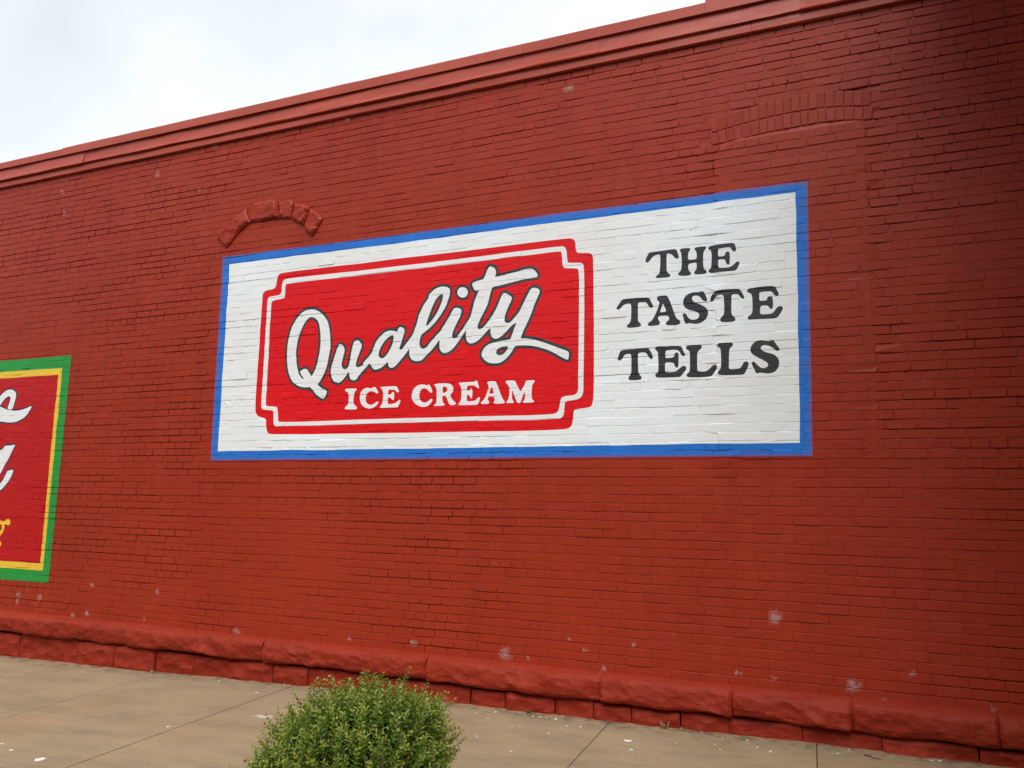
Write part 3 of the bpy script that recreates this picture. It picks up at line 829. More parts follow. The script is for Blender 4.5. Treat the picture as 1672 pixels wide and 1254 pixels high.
arch = empty('window_arch', (float(ARC_IN[3, 0]), 0, float(ARC_IN[3, 1])))
arch.parent = bld
arch.matrix_parent_inverse = Matrix.Translation(-Vector(bld.location))
arch['label'] = 'flat segmental arch of two rings of bricks on edge'
def arcpt(A, x): return (x, float(np.interp(x, A[:, 0], A[:, 1])))
fillV, fillF = [], []
for lo_, hi_, nb, sd_ in ((ARC_IN, ARC_MID, 19, 0), (ARC_MID, ARC_TOP, 19, 50)):
    x0, x1 = IFX0-.005, IFX1+.03
    xs = np.linspace(x0, x1, nb+1)+np.random.default_rng(sd_).normal(0, .004, nb+1)
    for k in range(nb):
        lean = lambda x: (x-(x0+x1)/2)*.03
        bv, bf = radial_brick(arcpt(lo_, xs[k]), arcpt(lo_, xs[k+1]), arcpt(hi_, xs[k+1]+lean(xs[k+1])), arcpt(hi_, xs[k]+lean(xs[k])), .0034, 300+sd_+k)
        adopt(mesh_obj('brick', np.array(bv)-0, bf, M_RED), arch)
    L = 40
    s = len(fillV)
    for k in range(L+1):
        x = x0+(x1-x0)*k/L
        for A_ in (lo_, hi_):
            p = arcpt(A_, x)
            wxx, wzz = warp(np.array([p[0]]), np.array([p[1]]))
            fillV.append((float(wxx[0]), .0035+.003*hash2(k, 3, 9), float(wzz[0])))
    fillF += [(s+2*k, s+2*k+2, s+2*k+3, s+2*k+1) for k in range(L)]
adopt(mesh_obj('arch_mortar', fillV, fillF, M_RED), arch)

def scallop(x, z, seed, cx=.10, cz=.075, K=9.0):
    """hammered rock face: shallow cups with sharp ridges between them"""
    x, z = np.asarray(x, float)/cx, np.asarray(z, float)/cz
    i, j = np.floor(x), np.floor(z)
    best = np.full(x.shape, 1e9)
    for a in (-1, 0, 1):
        for b in (-1, 0, 1):
            ii, jj = i+a, j+b
            px_, pz_ = ii+.1+.8*hash2(ii, jj, seed), jj+.1+.8*hash2(ii, jj, seed+1)
            dx, dz = x-px_, z-pz_
            v_ = K*.1*(dx*dx+dz*dz)+(hash2(ii, jj, seed+2)-.5)*1.3+dx*(hash2(ii, jj, seed+3)-.5)*1.2+dz*(hash2(ii, jj, seed+4)-.5)*1.2
            best = np.minimum(best, v_)
    return best

# round-arched opening, left: rock-faced stone arch blocks
def SF(p): return cv((330, 280, 7.27), p)
VOUS = [[(160, 775), (330, 590), (505, 437), (560, 592), (440, 690), (350, 800), (285, 890), (250, 880)],
        [(510, 437), (620, 370), (700, 345), (810, 325), (885, 345), (900, 545), (830, 547), (700, 577), (566, 597)],
        [(895, 345), (930, 368), (1010, 320), (1072, 360), (1038, 550), (960, 553), (908, 546)],
        [(1085, 370), (1170, 380), (1250, 405), (1266, 440), (1188, 632), (1120, 598), (1048, 556)],
        [(1274, 432), (1380, 500), (1410, 560), (1340, 690), (1285, 765), (1240, 722), (1197, 638)]]
def rough_stone(poly, prot, seed, amp=.5, step=.022):
    lo, hi = poly.min(0), poly.max(0)
    poly = subdiv(poly, 4)
    g = np.random.default_rng(seed)
    P = np.stack(np.meshgrid(np.arange(lo[0], hi[0], step), np.arange(lo[1], hi[1], step), indexing='ij'), -1).reshape(-1, 2)
    P = P+g.uniform(-.3, .3, P.shape)*step
    P = P[pip(poly, P)]
    if len(P):
        P = P[dist_polys([poly], P) > .008]
    V = [Vector(p) for p in poly]+[Vector(p) for p in P]
    E_ = [(i, (i+1) % len(poly)) for i in range(len(poly))]
    v2, _, f2, *_ = geometry.delaunay_2d_cdt(V, E_, [], 0, 1e-6, False)
    v2 = np.array([(q.x, q.y) for q in v2])
    f2 = np.array(f2)
    keep = pip(poly, v2[f2].mean(1))
    f2 = f2[keep]
    d = dist_polys([poly], v2)
    nn = fbm(v2[:, 0]*9, v2[:, 1]*11, seed, 4)
    rid = np.abs(fbm(v2[:, 0]*16+5, v2[:, 1]*14, seed+9, 3)-.5)*2
    h = smooth01(d/.022+.15)*prot*(.62+amp*.55*(scallop(v2[:, 0], v2[:, 1], seed, .10, .09)-.1)+.5*(nn-.5)-.12*rid)
    a, b, c = v2[f2[:, 0]], v2[f2[:, 1]], v2[f2[:, 2]]
    cr = (b[:, 0]-a[:, 0])*(c[:, 1]-a[:, 1])-(b[:, 1]-a[:, 1])*(c[:, 0]-a[:, 0])
    f2[cr < 0] = f2[cr < 0][:, ::-1]
    front = np.stack([v2[:, 0], -(h+prot*.28), v2[:, 1]], 1)
    n0 = len(front)
    back = np.stack([poly[:, 0], np.full(len(poly), .02), poly[:, 1]], 1)
    V3 = np.concatenate([front, back])
    m = len(poly)
    area = ((poly[:, 0]*np.roll(poly[:, 1], -1))-(np.roll(poly[:, 0], -1)*poly[:, 1])).sum()
    side = [(i, n0+i, n0+(i+1) % m, (i+1) % m) if area > 0 else ((i+1) % m, n0+(i+1) % m, n0+i, i) for i in range(m)]
    return V3, [tuple(t) for t in f2]+side
arch2 = empty('stone_arch', (float(_v[:, 0].mean()), 0, float(_v[:, 1].max())))
arch2.parent = bld
arch2.matrix_parent_inverse = Matrix.Translation(-Vector(bld.location))
arch2['label'] = 'curved arch of rock-faced stones above the blue border'
for k, pv in enumerate(VOUS):
    sv, sf = rough_stone(px_wall(SF(pv), .03), .042, 80+k, .7)
    adopt(mesh_obj('arch_stone', sv, sf, M_RED, smooth=False), arch2)

# ledge of long rock-faced blocks
def ledge_stone(x0, x1, seed):
    prof = np.array([(-.02, .322), (.006, .320), (.030, .312), (.056, .301), (.078, .288), (.090, .272), (.097, .254), (.100, .235), (.101, .216), (.101, .197),
                     (.100, .178), (.098, .160), (.094, .142), (.086, .126), (.070, .114), (.045, .108), (-.02, .104)])
    m = len(prof)
    n = max(12, int((x1-x0)/.020))
    xs = np.linspace(x0+.0015, x1-.0015, n+1)
    X = np.repeat(xs, m).reshape(n+1, m)
    H = np.tile(prof[:, 0], (n+1, 1)); Z = np.tile(prof[:, 1], (n+1, 1))
    t = np.interp(np.arange(m), [0, 2, 5, 12, 14, 16], [0, .10, .75, 1, .7, 0])[None, :]
    end = smooth01(np.minimum(X-x0, x1-X)/.012)
    big = (fbm(X*2.1, Z*3+seed, seed, 3)-.5)*.075
    sc = (scallop(X+.03*fbm(X*7, Z*7, seed+4, 2), Z*1.0+.35*X*hash2(seed, 1), seed, .16, .085)-.25)*.026
    sc2 = (scallop(X, Z, seed+30, .055, .035)-.25)*.009
    fine = (fbm(X*24, Z*30, seed+6, 3)-.5)*.008
    chip = .35+.75*smooth01((fbm(X*3.1, np.full_like(X, seed*1.7), seed+12, 2)-.42)/.22)
    H2 = H+t*(big+sc*chip*1.15+sc2+fine)
    H2 = np.where(H > .02, H2*(.80+.20*end), H2)
    Z2 = Z+np.where(t > .5, (fbm(X*5, Z*9, seed+15, 3)-.5)*.016, 0)+(np.arange(m)[None, :] > 10)*((fbm(X*3.3, np.full_like(X, 2.0), seed+16, 3)-.5)*.040)
    V = np.stack([X, -H2, Z2], -1).reshape(-1, 3).tolist()
    Fc = []
    for a in range(n):
        for b in range(m-1):
            i = a*m+b
            Fc.append((i, i+1, i+m+1, i+m))
    Fc.append(tuple(range(m-1, -1, -1)))
    Fc.append(tuple(n*m+b for b in range(m)))
    return V, Fc
lj = list(px_wall([(9.6, 1001), (215, 1020), (438, 1040), (703, 1067), (985, 1097), (1197, 1119), (1391, 1140), (1628, 1166)])[:, 0])
lj = [WX0, -12.9, -11.6, -10.2]+[float(q) for q in lj]+[float(lj[-1])+.75+.0, 2.35, 3.3, WX1]
for k in range(len(lj)-1):
    sv, sf = ledge_stone(lj[k], lj[k+1], 200+k)
    adopt(mesh_obj('ledge_stone', sv, sf, M_REDSTONE), bld)

# footing stones under the ledge
bj = list(px_wall([(27, 1060), (122, 1070), (183, 1075), (250, 1083), (312, 1092), (368, 1098), (442, 1105), (500, 1112), (580, 1122), (675, 1135), (766, 1145), (823, 1150), (905, 1160), (967, 1168), (1030, 1175), (1110, 1183), (1190, 1195), (1310, 1207), (1440, 1222), (1600, 1240)], .05)[:, 0])
bj = list(np.arange(WX0, bj[0]-.4, .62))+bj+list(np.arange(bj[-1]+.6, WX1+.3, .62))
def footing_stone(x0, x1, seed):
    g = np.random.default_rng(seed)
    n = max(6, int((x1-x0)/.028))
    m = 10
    x0, x1 = x0+g.uniform(.001, .007), x1-g.uniform(.001, .007)
    prj, top = g.uniform(.016, .044), g.uniform(.084, .106)
    xs = np.linspace(x0, x1, n+1)
    X = np.repeat(xs, m).reshape(n+1, m)
    T = np.tile(np.linspace(0, 1, m), (n+1, 1))
    G0 = ground_z(X, -.05)-.04
    Z = G0+(top+(fbm(X*6, X*0+seed, seed, 2)-.5)*.018-G0)*T
    end = smooth01(np.minimum(X-x0, x1-X)/.016)
    edge = smooth01(np.minimum(T*3+.4, (1-T)*5))
    H = .010+prj*(.55+.45*end)*(.5+.5*edge)+((scallop(X, Z, seed, .11, .07)-.25)*.020+(fbm(X*22, Z*26, seed, 3)-.5)*.012+(fbm(X*4, Z*6, seed+2, 2)-.5)*.030)*(.3+.7*end)
    V = np.stack([X, -H, Z], -1).reshape(-1, 3).tolist()
    Fc = []
    for a in range(n):
        for b in range(m-1):
            i = a*m+b
            Fc.append((i, i+m, i+m+1, i+1))
    back = len(V)
    for a in (0, n):
        for b in (0, m-1):
            V.append((V[a*m+b][0], .03, V[a*m+b][2]))
    Fc.append(tuple(range(m))+(back+1, back))
    Fc.append(tuple(n*m+b for b in range(m-1, -1, -1))+(back+2, back+3))
    Fc.append((back+1,)+tuple(a*m+m-1 for a in range(n+1))+(back+3,))
    return V, Fc
for k in range(len(bj)-1):
    sv, sf = footing_stone(float(bj[k]), float(bj[k+1]), 400+k)
    adopt(mesh_obj('footing_stone', sv, sf, M_REDSTONE), bld)

# parapet: metal band, fascia sheets and coping strip, each sheet its own piece
def strip(x0, x1, prof, seed, amp, name, mat=None, lift=0.0):
    n = max(4, int((x1-x0)/.12))
    V, Fc = [], []
    m = len(prof)
    for x in np.linspace(x0, x1, n+1):
        for b, (h, z) in enumerate(prof):
            w1 = amp*(float(fbm(np.array(x*1.6), np.array(b*1.3), seed, 3))-.5)
            w2 = amp*.8*(float(fbm(np.array(x*2.3), np.array(b*2.1+9), seed+3, 3))-.5)
            V.append((x, -(h+w1+lift), z+w2))
    for a in range(n):
        for b in range(m):
            c = (b+1) % m
            Fc.append((a*m+b, a*m+c, (a+1)*m+c, (a+1)*m+b))
    Fc.append(tuple(range(m-1, -1, -1)))
    Fc.append(tuple(n*m+b for b in range(m)))
    return adopt(mesh_obj(name, V, Fc, mat or M_REDMETAL), bld)
Z0, Z1, Z2, Z3 = 5.302, 5.393, 5.533, 5.622
X_STEP = float(px_wall([(1151, 3)], .075)[0, 0])
xb = [WX0, -11.2, -8.6, -6.0, -3.4, -.8, 1.8, WX1]
for k in range(len(xb)-1):
    strip(xb[k]+.001, xb[k+1]-.001, [(-.20, Z0+.004), (.022, Z0), (.034, Z0+.004), (.036, Z0+.045), (.030, Z1-.012), (.022, Z1), (-.20, Z1)], 600+k, .010, 'band_sheet')
xf = [WX0, -11.5, float(px_wall([(135, 262)], .05)[0, 0]), float(px_wall([(503, 165)], .05)[0, 0]), float(px_wall([(975, 90)], .05)[0, 0]), float(px_wall([(1310, 10)], .05)[0, 0]), 2.3, WX1]
for k in range(len(xf)-1):
    strip(xf[k]-.02, xf[k+1]+.02, [(-.19, Z1+.002), (.046, Z1-.006), (.060, Z1-.008), (.058, Z1+.004), (.050, Z1+.035), (.046, Z2-.03), (.044, Z2), (-.19, Z2)], 640+k, .020, 'fascia_sheet', lift=.006*(k % 2))
xc = [WX0, -11.0, float(px_wall([(102, 238)], .07)[0, 0]), float(px_wall([(855, 72)], .07)[0, 0]), X_STEP, .9, 2.9, WX1]
for k in range(len(xc)-1):
    up = .0 if xc[k] < X_STEP-.05 else .085
    dd = -.012 if k < 2 else 0.0
    strip(xc[k]+.001, xc[k+1]-.001, [(-.34, Z2+.003), (.056, Z2+.002), (.070, Z2-.010), (.074, Z2-.008), (.074, Z3-.010+up+dd), (.066, Z3+up+dd), (-.30, Z3+.02+up+dd), (-.36, Z3+.018+up+dd), (-.36, Z2)], 680+k, .008, 'coping_sheet')

# added wing beyond the wall's right end, unseen, placed to shade the wall
WING_X, WING_Y, WING_R = 1.22, -3.0, 118
wing = empty('added_shade_wing', (2.8, -1.8, 0))
wing.parent = bld
wing.matrix_parent_inverse = Matrix.Translation(-Vector(bld.location))
def wing_brick(face, r, k):
    g = np.random.default_rng(r*777+k*3+face)
    L = (abs(WING_Y) if face == 0 else WX1-WING_X)
    u0 = max(0, (k-(.5 if r % 2 else 0))*BL)+JT/2
    u1 = min(L, (k+1-(.5 if r % 2 else 0))*BL)-JT/2
    if u1-u0 < .03:
        u1 = u0+.03
    z0, z1 = WZ0+r*CH+JT/2, WZ0+(r+1)*CH-JT/2
    h = g.normal(0, .001)
    V = []
    for ins, hh in ((0, -.014), (.001, h-.0014), (.004, h)):
        for (u, z) in ((u0+ins, z0+ins), (u1-ins, z0+ins), (u1-ins, z1-ins), (u0+ins, z1-ins)):
            V.append((WING_X-hh, -u, z) if face == 0 else (WING_X+u, WING_Y-hh, z))
    Fc = []
    for a in range(4):
        b = (a+1) % 4
        Fc += [(a, b, 4+b, 4+a), (4+a, 4+b, 8+b, 8+a)]
    Fc.append((8, 9, 10, 11))
    return V, Fc
keys = []
for face, L in ((0, abs(WING_Y)), (1, WX1-WING_X)):
    for r in range(WING_R):
        keys += [(face, r, k) for k in range(int(L/BL)+1) if (k-(.5 if r % 2 else 0))*BL < L-.05]
M_WING = paint_mat('dark_brown_paint', (.055, .030, .022), .6, .12, .3)
joined(keys, 'brickwork', wing, M_WING, wing_brick)
cv_, cf_ = box_vf(WING_X+.004, WX1, WING_Y+.004, .03, -.5, WZ0+WING_R*CH)
adopt(mesh_obj('wall_core', cv_, cf_, M_WING), wing)
cv_, cf_ = box_vf(WING_X-.06, WX1+.02, WING_Y-.06, .40, WZ0+WING_R*CH+.002, WZ0+WING_R*CH+.30)
adopt(mesh_obj('coping_sheet', cv_, cf_, M_WING), wing)

# added flat roof beside the wing, unseen, only shades the end of the wall
shade_canopy = empty('shade_canopy', (1.5, -1.2, 5.95))
shade_canopy.parent = bld
shade_canopy.matrix_parent_inverse = Matrix.Translation(-Vector(bld.location))
cv_, cf_ = box_vf(.45, WING_X-.062, -3.0, .02, 6.58, 6.70)
adopt(mesh_obj('shade_deck', cv_, cf_, M_WING), shade_canopy)
cv_, cf_ = box_vf(.40, WING_X-.062, -3.08, -3.002, 6.50, 6.76)
adopt(mesh_obj('shade_edge', cv_, cf_, M_WING), shade_canopy)

# ------------------------------------------------------------------ ground: pavement slabs, kerb, street
def concrete_mat(name, c, stain=True):
    m, n, l, b = mat_new(name)
    p = world_pos(n)
    a = noise(n, l, p, 1.3, 6, .65)
    s = noise(n, l, p, 4.5, 5, .6, (.35, 1.3, 1))
    g = noise(n, l, p, 210, 3, .6)
    base = ramp(n, l, mix(n, l, .5, a, s), [(.30, tuple(x*.66 for x in c)), (.50, c), (.70, tuple(x*1.22 for x in c))])
    base = mix(n, l, ramp(n, l, g, [(.34, (.45,)*3), (.5, (0, 0, 0))]), base, tuple(x*.6 for x in c))
    gr = noise(n, l, p, 42, 5, .75)
    base = mix(n, l, ramp(n, l, gr, [(.36, (.55,)*3), (.52, (0, 0, 0))]), base, tuple(x*.72 for x in c))
    if stain:
        o = noise(n, l, p, .8, 4, .6)
        base = mix(n, l, ramp(n, l, o, [(.52, (0, 0, 0)), (.72, (.5,)*3)]), base, (c[0]*1.05, c[1]*.80, c[2]*.55))
        d = noise(n, l, p, 7, 7, .75)
        base = mix(n, l, ramp(n, l, d, [(.66, (0, 0, 0)), (.80, (.55,)*3)]), base, tuple(x*.45 for x in c))
        # red paint spatter along the foot of the wall
        sx = n.new('ShaderNodeSeparateXYZ')
        l.new(p, sx.inputs[0])
        near = math_n(n, l, 'ADD', math_n(n, l, 'MULTIPLY', sx.outputs['Y'], 5.5), 1.35, True)
        r = math_n(n, l, 'MULTIPLY', near, ramp(n, l, noise(n, l, p, 16, 6, .7), [(.5, (0, 0, 0)), (.68, (.7,)*3)]))
        base = mix(n, l, r, base, (.30, .09, .055))
        dirt = math_n(n, l, 'ADD', math_n(n, l, 'MULTIPLY', sx.outputs['Y'], 4.0), 1.25, True)
        dirt = math_n(n, l, 'MULTIPLY', dirt, ramp(n, l, noise(n, l, p, 9, 7, .75), [(.46, (0, 0, 0)), (.60, (.8,)*3)]))
        base = mix(n, l, dirt, base, (.10, .075, .05))
        vo = n.new('ShaderNodeTexVoronoi')
        vo.inputs['Scale'].default_value = 120
        l.new(p, vo.inputs['Vector'])
        base = mix(n, l, ramp(n, l, vo.outputs['Distance'], [(.12, (.5,)*3), (.22, (0, 0, 0))]), base, tuple(min(1, x*1.5) for x in c))
    l.new(base, b.inputs['Base Color'])
    b.inputs['Roughness'].default_value = .95
    b.inputs['Specular IOR Level'].default_value = .10
    bump(n, l, mix(n, l, .5, noise(n, l, p, 90, 5, .7), noise(n, l, p, 12, 4, .6)), .35, .006, b)
    return m
M_CONC = concrete_mat('tan_concrete', (.335, .252, .155))
M_KERB = concrete_mat('kerb_concrete', (.34, .30, .25), False)
M_JOINT = concrete_mat('joint_dirt', (.055, .043, .032), False)
M_ASPH = concrete_mat('asphalt', (.055, .055, .056), False)
M_SOIL = concrete_mat('soil', (.06, .042, .028), False)

walk = mesh_obj('sidewalk', *(lambda xs, ys: ([(x, y, float(ground_z(x, y))-.012) for x in xs for y in ys],
        [(i*len(ys)+j, (i+1)*len(ys)+j, (i+1)*len(ys)+j+1, i*len(ys)+j+1) for i in range(len(xs)-1) for j in range(len(ys)-1)]))
        (list(np.linspace(WX0-3, 7, 60)), [-4.42, -3, -1.5, .01]), M_JOINT)
walk['kind'] = 'structure'
JX = [(-16.7, -.1), (-15.2, -.1), (-13.9, -.1), (-12.4, -.1), (-10.95, -.1), (-9.45, -.12), (-7.95, -.12), (-6.43, -.12), (-4.867, -.083), (-3.40, -.078), (-1.944, -.072), (-.490, -.077), (.97, -.077), (2.42, -.077), (3.9, -.077), (5.4, -.077), (6.9, -.077)]
def slab(a, b, y0, y1, seed):
    nx_, ny_ = 8, 6
    V, Fc = [], []
    g = .0035
    for i in range(nx_+1):
        for j in range(ny_+1):
            y = y0+g+(y1-y0-2*g)*j/ny_
            xa, xb_ = a[0]+a[1]*y+g, b[0]+b[1]*y-g
            x = xa+(xb_-xa)*i/nx_
            z = float(ground_z(x, y))+.0015*(hash2(seed, 5)-.5)
            V.append((x, y, z-(.0015 if i in (0, nx_) or j in (0, ny_) else 0)))
    n1 = ny_+1
    for i in range(nx_):
        for j in range(ny_):
            q = i*n1+j
            Fc.append((q, q+n1, q+n1+1, q+1))
    rim = [i*n1 for i in range(nx_+1)]+[nx_*n1+j for j in range(1, n1)]+[i*n1+ny_ for i in range(nx_-1, -1, -1)]+[j for j in range(ny_-1, 0, -1)]
    s = len(V)
    V += [(V[q][0], V[q][1], V[q][2]-.03) for q in rim]
    for i in range(len(rim)):
        k = (i+1) % len(rim)
        Fc.append((rim[k], rim[i], s+i, s+k))
    return mesh_obj('slab', V, Fc, M_CONC, walk)
for k in range(len(JX)-1):
    slab(JX[k], JX[k+1], -2.63, .03, k)
    slab(JX[k], JX[k+1], -4.40, -2.63, 40+k)
# kerb stones
for k in range(12):
    x0 = -17+k*2.0
    V, Fc = [], []
    pr = [(-4.405, -.25), (-4.56, -.25), (-4.56, -.012), (-4.545, .0), (-4.405, .002)]
    for x in (x0+.004, x0+1.996):
        for y, z in pr:
            V.append((x, y, float(ground_z(x, -4.4))+z))
    for b in range(5):
        c = (b+1) % 5
        Fc.append((b, c, 5+c, 5+b))
    Fc += [(4, 3, 2, 1, 0), (5, 6, 7, 8, 9)]
    ks = mesh_obj('kerb_stone', V, Fc, M_KERB, walk)
xs = list(np.linspace(-60, 60, 61))
road = mesh_obj('road', *(lambda ys: ([(x, y, float(np.interp(x, GX, GZ))-.24) for x in xs for y in ys],
        [(i*len(ys)+j, (i+1)*len(ys)+j, (i+1)*len(ys)+j+1, i*len(ys)+j+1) for i in range(len(xs)-1) for j in range(len(ys)-1)]))([-16, -10, -4.5]), M_ASPH)
road['kind'] = 'structure'
gnd = mesh_obj('ground', [(-900, -900, -.62), (900, -900, -.62), (900, 900, -.62), (-900, 900, -.62)], [(0, 1, 2, 3)], M_KERB)
gnd['kind'] = 'structure'

# ------------------------------------------------------------------ clipped shrub
def leaf_mat():
    m, n, l, b = mat_new('shrub_leaf')
    a = n.new('ShaderNodeAttribute')
    a.attribute_name = 'tone'
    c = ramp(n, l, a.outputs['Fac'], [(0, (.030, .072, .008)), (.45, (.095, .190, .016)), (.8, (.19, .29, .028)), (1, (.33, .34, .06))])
    l.new(c, b.inputs['Base Color'])
    b.inputs['Roughness'].default_value = .42
    b.inputs['Specular IOR Level'].default_value = .4
    tr = n.new('ShaderNodeBsdfTranslucent')
    l.new(c, tr.inputs['Color'])
    mx = n.new('ShaderNodeMixShader')
    mx.inputs[0].default_value = .28
    l.new(b.outputs[0], mx.inputs[1])
    l.new(tr.outputs[0], mx.inputs[2])
    l.new(mx.outputs[0], n['Material Output'].inputs['Surface'])
    return m
def plain_mat(name, c, rough=.8):
    m, n, l, b = mat_new(name)
    p = world_pos(n)
    l.new(ramp(n, l, noise(n, l, p, 60, 4), [(.3, tuple(x*.7 for x in c)), (.7, tuple(min(1, x*1.2) for x in c))]), b.inputs['Base Color'])
    b.inputs['Roughness'].default_value = rough
    return m
M_LEAF, M_STEM = leaf_mat(), plain_mat('shrub_bark', (.055, .050, .022))
M_FLAKE = plain_mat('white_flake', (.78, .77, .73), .7)
M_SPILL = plain_mat('dried_spill', (.52, .47, .40), .8)
M_WEED = plain_mat('dry_weed', (.13, .15, .045))
M_STRAW = plain_mat('dry_straw', (.30, .22, .11))

BX, BY = -2.31, -2.92
BZ = float(ground_z(BX, BY))
bed = mesh_obj('planting_bed', [(BX+.62*math.cos(a)*(1+.08*math.sin(3*a)), BY+.55*math.sin(a), BZ+.012) for a in np.linspace(0, 2*math.pi, 28, endpoint=False)]+[(BX, BY, BZ+.05)],
               [(i, (i+1) % 28, 28) for i in range(28)], M_SOIL)
bed['kind'] = 'structure'
shrub = empty('shrub', (BX, BY, BZ))
tag(shrub, 'rounded green shrub with small glossy leaves at the street side of the pavement', 'shrub')
g = np.random.default_rng(5)
RX, RY, ZC, RZU, RZD = .425, .44, .34, .385, .36
def mound(theta, phi):
    """surface radius factor"""
    return 1+.34*(fbm(np.array(theta*1.9+7), np.array(phi*3.1), 91, 3)-.5)+.16*(vnoise(np.array(theta*4.2), np.array(phi*6), 92)-.5)
LV, LF, LT, SV, SF_ = [], [], [], [], []
def tube(path, r0, r1, V, Fc, sides=4):
    s = len(V)
    P = [np.array(p, float) for p in path]
    for i, p in enumerate(P):
        t = P[min(i+1, len(P)-1)]-P[max(i-1, 0)]
        t = t/(np.linalg.norm(t)+1e-9)
        a = np.cross(t, (.3, .9, .2)); a /= np.linalg.norm(a)+1e-9
        b = np.cross(t, a)
        r = r0+(r1-r0)*i/(len(P)-1)
        for k in range(sides):
            w = 2*math.pi*k/sides
            V.append(tuple(p+r*(math.cos(w)*a+math.sin(w)*b)))
    for i in range(len(P)-1):
        for k in range(sides):
            c = (k+1) % sides
            Fc.append((s+i*sides+k, s+i*sides+c, s+(i+1)*sides+c, s+(i+1)*sides+k))
    Fc.append(tuple(s+(len(P)-1)*sides+k for k in range(sides)))
def leaf(p, d, up, L, W, tone):
    d = d/(np.linalg.norm(d)+1e-9)
    s = np.cross(d, up); s /= np.linalg.norm(s)+1e-9
    nn = np.cross(s, d)
    q = len(LV)
    LV.extend([tuple(p), tuple(p+d*L*.5+s*W*.5+nn*W*.18), tuple(p+d*L-nn*L*.10), tuple(p+d*L*.5-s*W*.5+nn*W*.18)])
    LF.extend([(q, q+1, q+2), (q, q+2, q+3)])
    LT.extend([tone, min(1, tone+.06)])
for t in range(2300):
    th = g.uniform(0, 2*math.pi)
    sp = g.uniform(-.62, 1)
    ph = math.asin(sp)
    rr = float(mound(th, ph))*(g.uniform(.60, .93) if t % 3 else g.uniform(.82, .97))
    cx_, cy_, cz_ = math.cos(ph)*math.cos(th), math.cos(ph)*math.sin(th), math.sin(ph)
    p0 = np.array([RX*cx_*rr, RY*cy_*rr, ZC+(RZU if cz_ > 0 else RZD)*cz_*rr])
    p0[0] += .19*max(0, cz_)*rr-.02
    out = np.array([cx_/RX, cy_/RY, cz_/RZU]); out /= np.linalg.norm(out)
    d = out*.75+np.array([0, 0, .55])+g.normal(0, .33, 3)
    d /= np.linalg.norm(d)
    L = g.uniform(.07, .135)
    if g.uniform() < .07 and sp > .35:
        L *= 1.5
    n = int(L/.0125)
    bend = g.normal(0, .12, 3)+np.array([0, 0, .10])
    path = []
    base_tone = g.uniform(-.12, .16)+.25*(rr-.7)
    for i in range(n+1):
        s = i/n
        path.append(p0+d*L*s+bend*L*s*s*.5)
    tube([path[0]-d*.04, path[n//2], path[n]], .0012, .0006, SV, SF_, 3)
    az = g.uniform(0, 6.28)
    for i in range(1, n+1):
        s = i/n
        ax = d+bend*s
        a = np.cross(ax, (.2, .5, .9)); a /= np.linalg.norm(a)+1e-9
        b = np.cross(ax/np.linalg.norm(ax), a)
        az += 1.57+g.normal(0, .25)
        for w in (az, az+math.pi):
            ld = ax*g.uniform(.45, .9)+(a*math.cos(w)+b*math.sin(w))*g.uniform(.6, 1)
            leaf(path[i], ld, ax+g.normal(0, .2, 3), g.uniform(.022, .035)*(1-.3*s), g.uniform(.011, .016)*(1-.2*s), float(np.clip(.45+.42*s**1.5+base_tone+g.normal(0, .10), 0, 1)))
mesh_obj('foliage', LV, LF, M_LEAF, shrub, attr=('tone', 'FACE', LT))
for t in range(26):
    a = g.uniform(0, 6.28); r = g.uniform(.15, .85)
    tip = np.array([RX*math.cos(a)*r+.06, RY*math.sin(a)*r, ZC+RZU*math.sqrt(max(0, 1-r*r))*.72])
    bs = np.array([math.cos(a)*.05, math.sin(a)*.05, -.03])
    tube([bs, bs*.4+tip*.3+np.array([0, 0, .06]), bs*.1+tip*.7+g.normal(0, .02, 3), tip], .011, .003, SV, SF_, 5)
mesh_obj('stems', SV, SF_, M_STEM, shrub)

# ------------------------------------------------------------------ small things on the pavement
def flat_scrap(name, x, y, rx, ry, rot, th, mat, seed, n=9, curl=0.0):
    gg = np.random.default_rng(seed)
    z = float(ground_z(x, y))
    o = empty(name) if False else None
    V = []
    rad = 1+gg.uniform(-.35, .25, n)
    for zz in (0.0, th):
        for k in range(n):
            w = 2*math.pi*k/n
            a, b = rx*rad[k]*math.cos(w), ry*rad[k]*math.sin(w)
            xx, yy = a*math.cos(rot)-b*math.sin(rot), a*math.sin(rot)+b*math.cos(rot)
            V.append((xx, yy, zz+curl*(a/rx)**2))
    Fc = [tuple(range(n-1, -1, -1)), tuple(range(n, 2*n))]+[(k, (k+1) % n, n+(k+1) % n, n+k) for k in range(n)]
    ob = mesh_obj(name, V, Fc, mat)
    ob.location = (x, y, z-.0006)
    return ob
FLK = [(785.6, 1151, 5), (777, 1165, 3), (810, 1163, 5), (796, 1173, 4), (836, 1186, 3), (870, 1170, 4), (882, 1171, 6), (893, 1172, 3), (907, 1175, 5), (920, 1168, 6), (896, 1198, 5), (779, 1203, 4), (835, 1227, 5), (948, 1187, 4), (926, 1186, 3), (1103, 1213, 4), (1146, 1197, 3), (1180, 1206, 3), (1220, 1209, 4), (1237, 1220, 4), (1258, 1228, 5), (1176, 1224, 3), (1167, 1216, 3), (1031, 1225, 5), (1387, 1225, 4), (1368, 1231, 3), (1427, 1237, 6), (1521, 1242, 7), (1535, 1243, 5), (3, 1215, 5), (18, 1225, 7), (275, 1187, 7), (358, 1113, 4), (236, 1093, 9), (464, 1118, 4), (510, 1128, 5), (420, 1131, 7)]
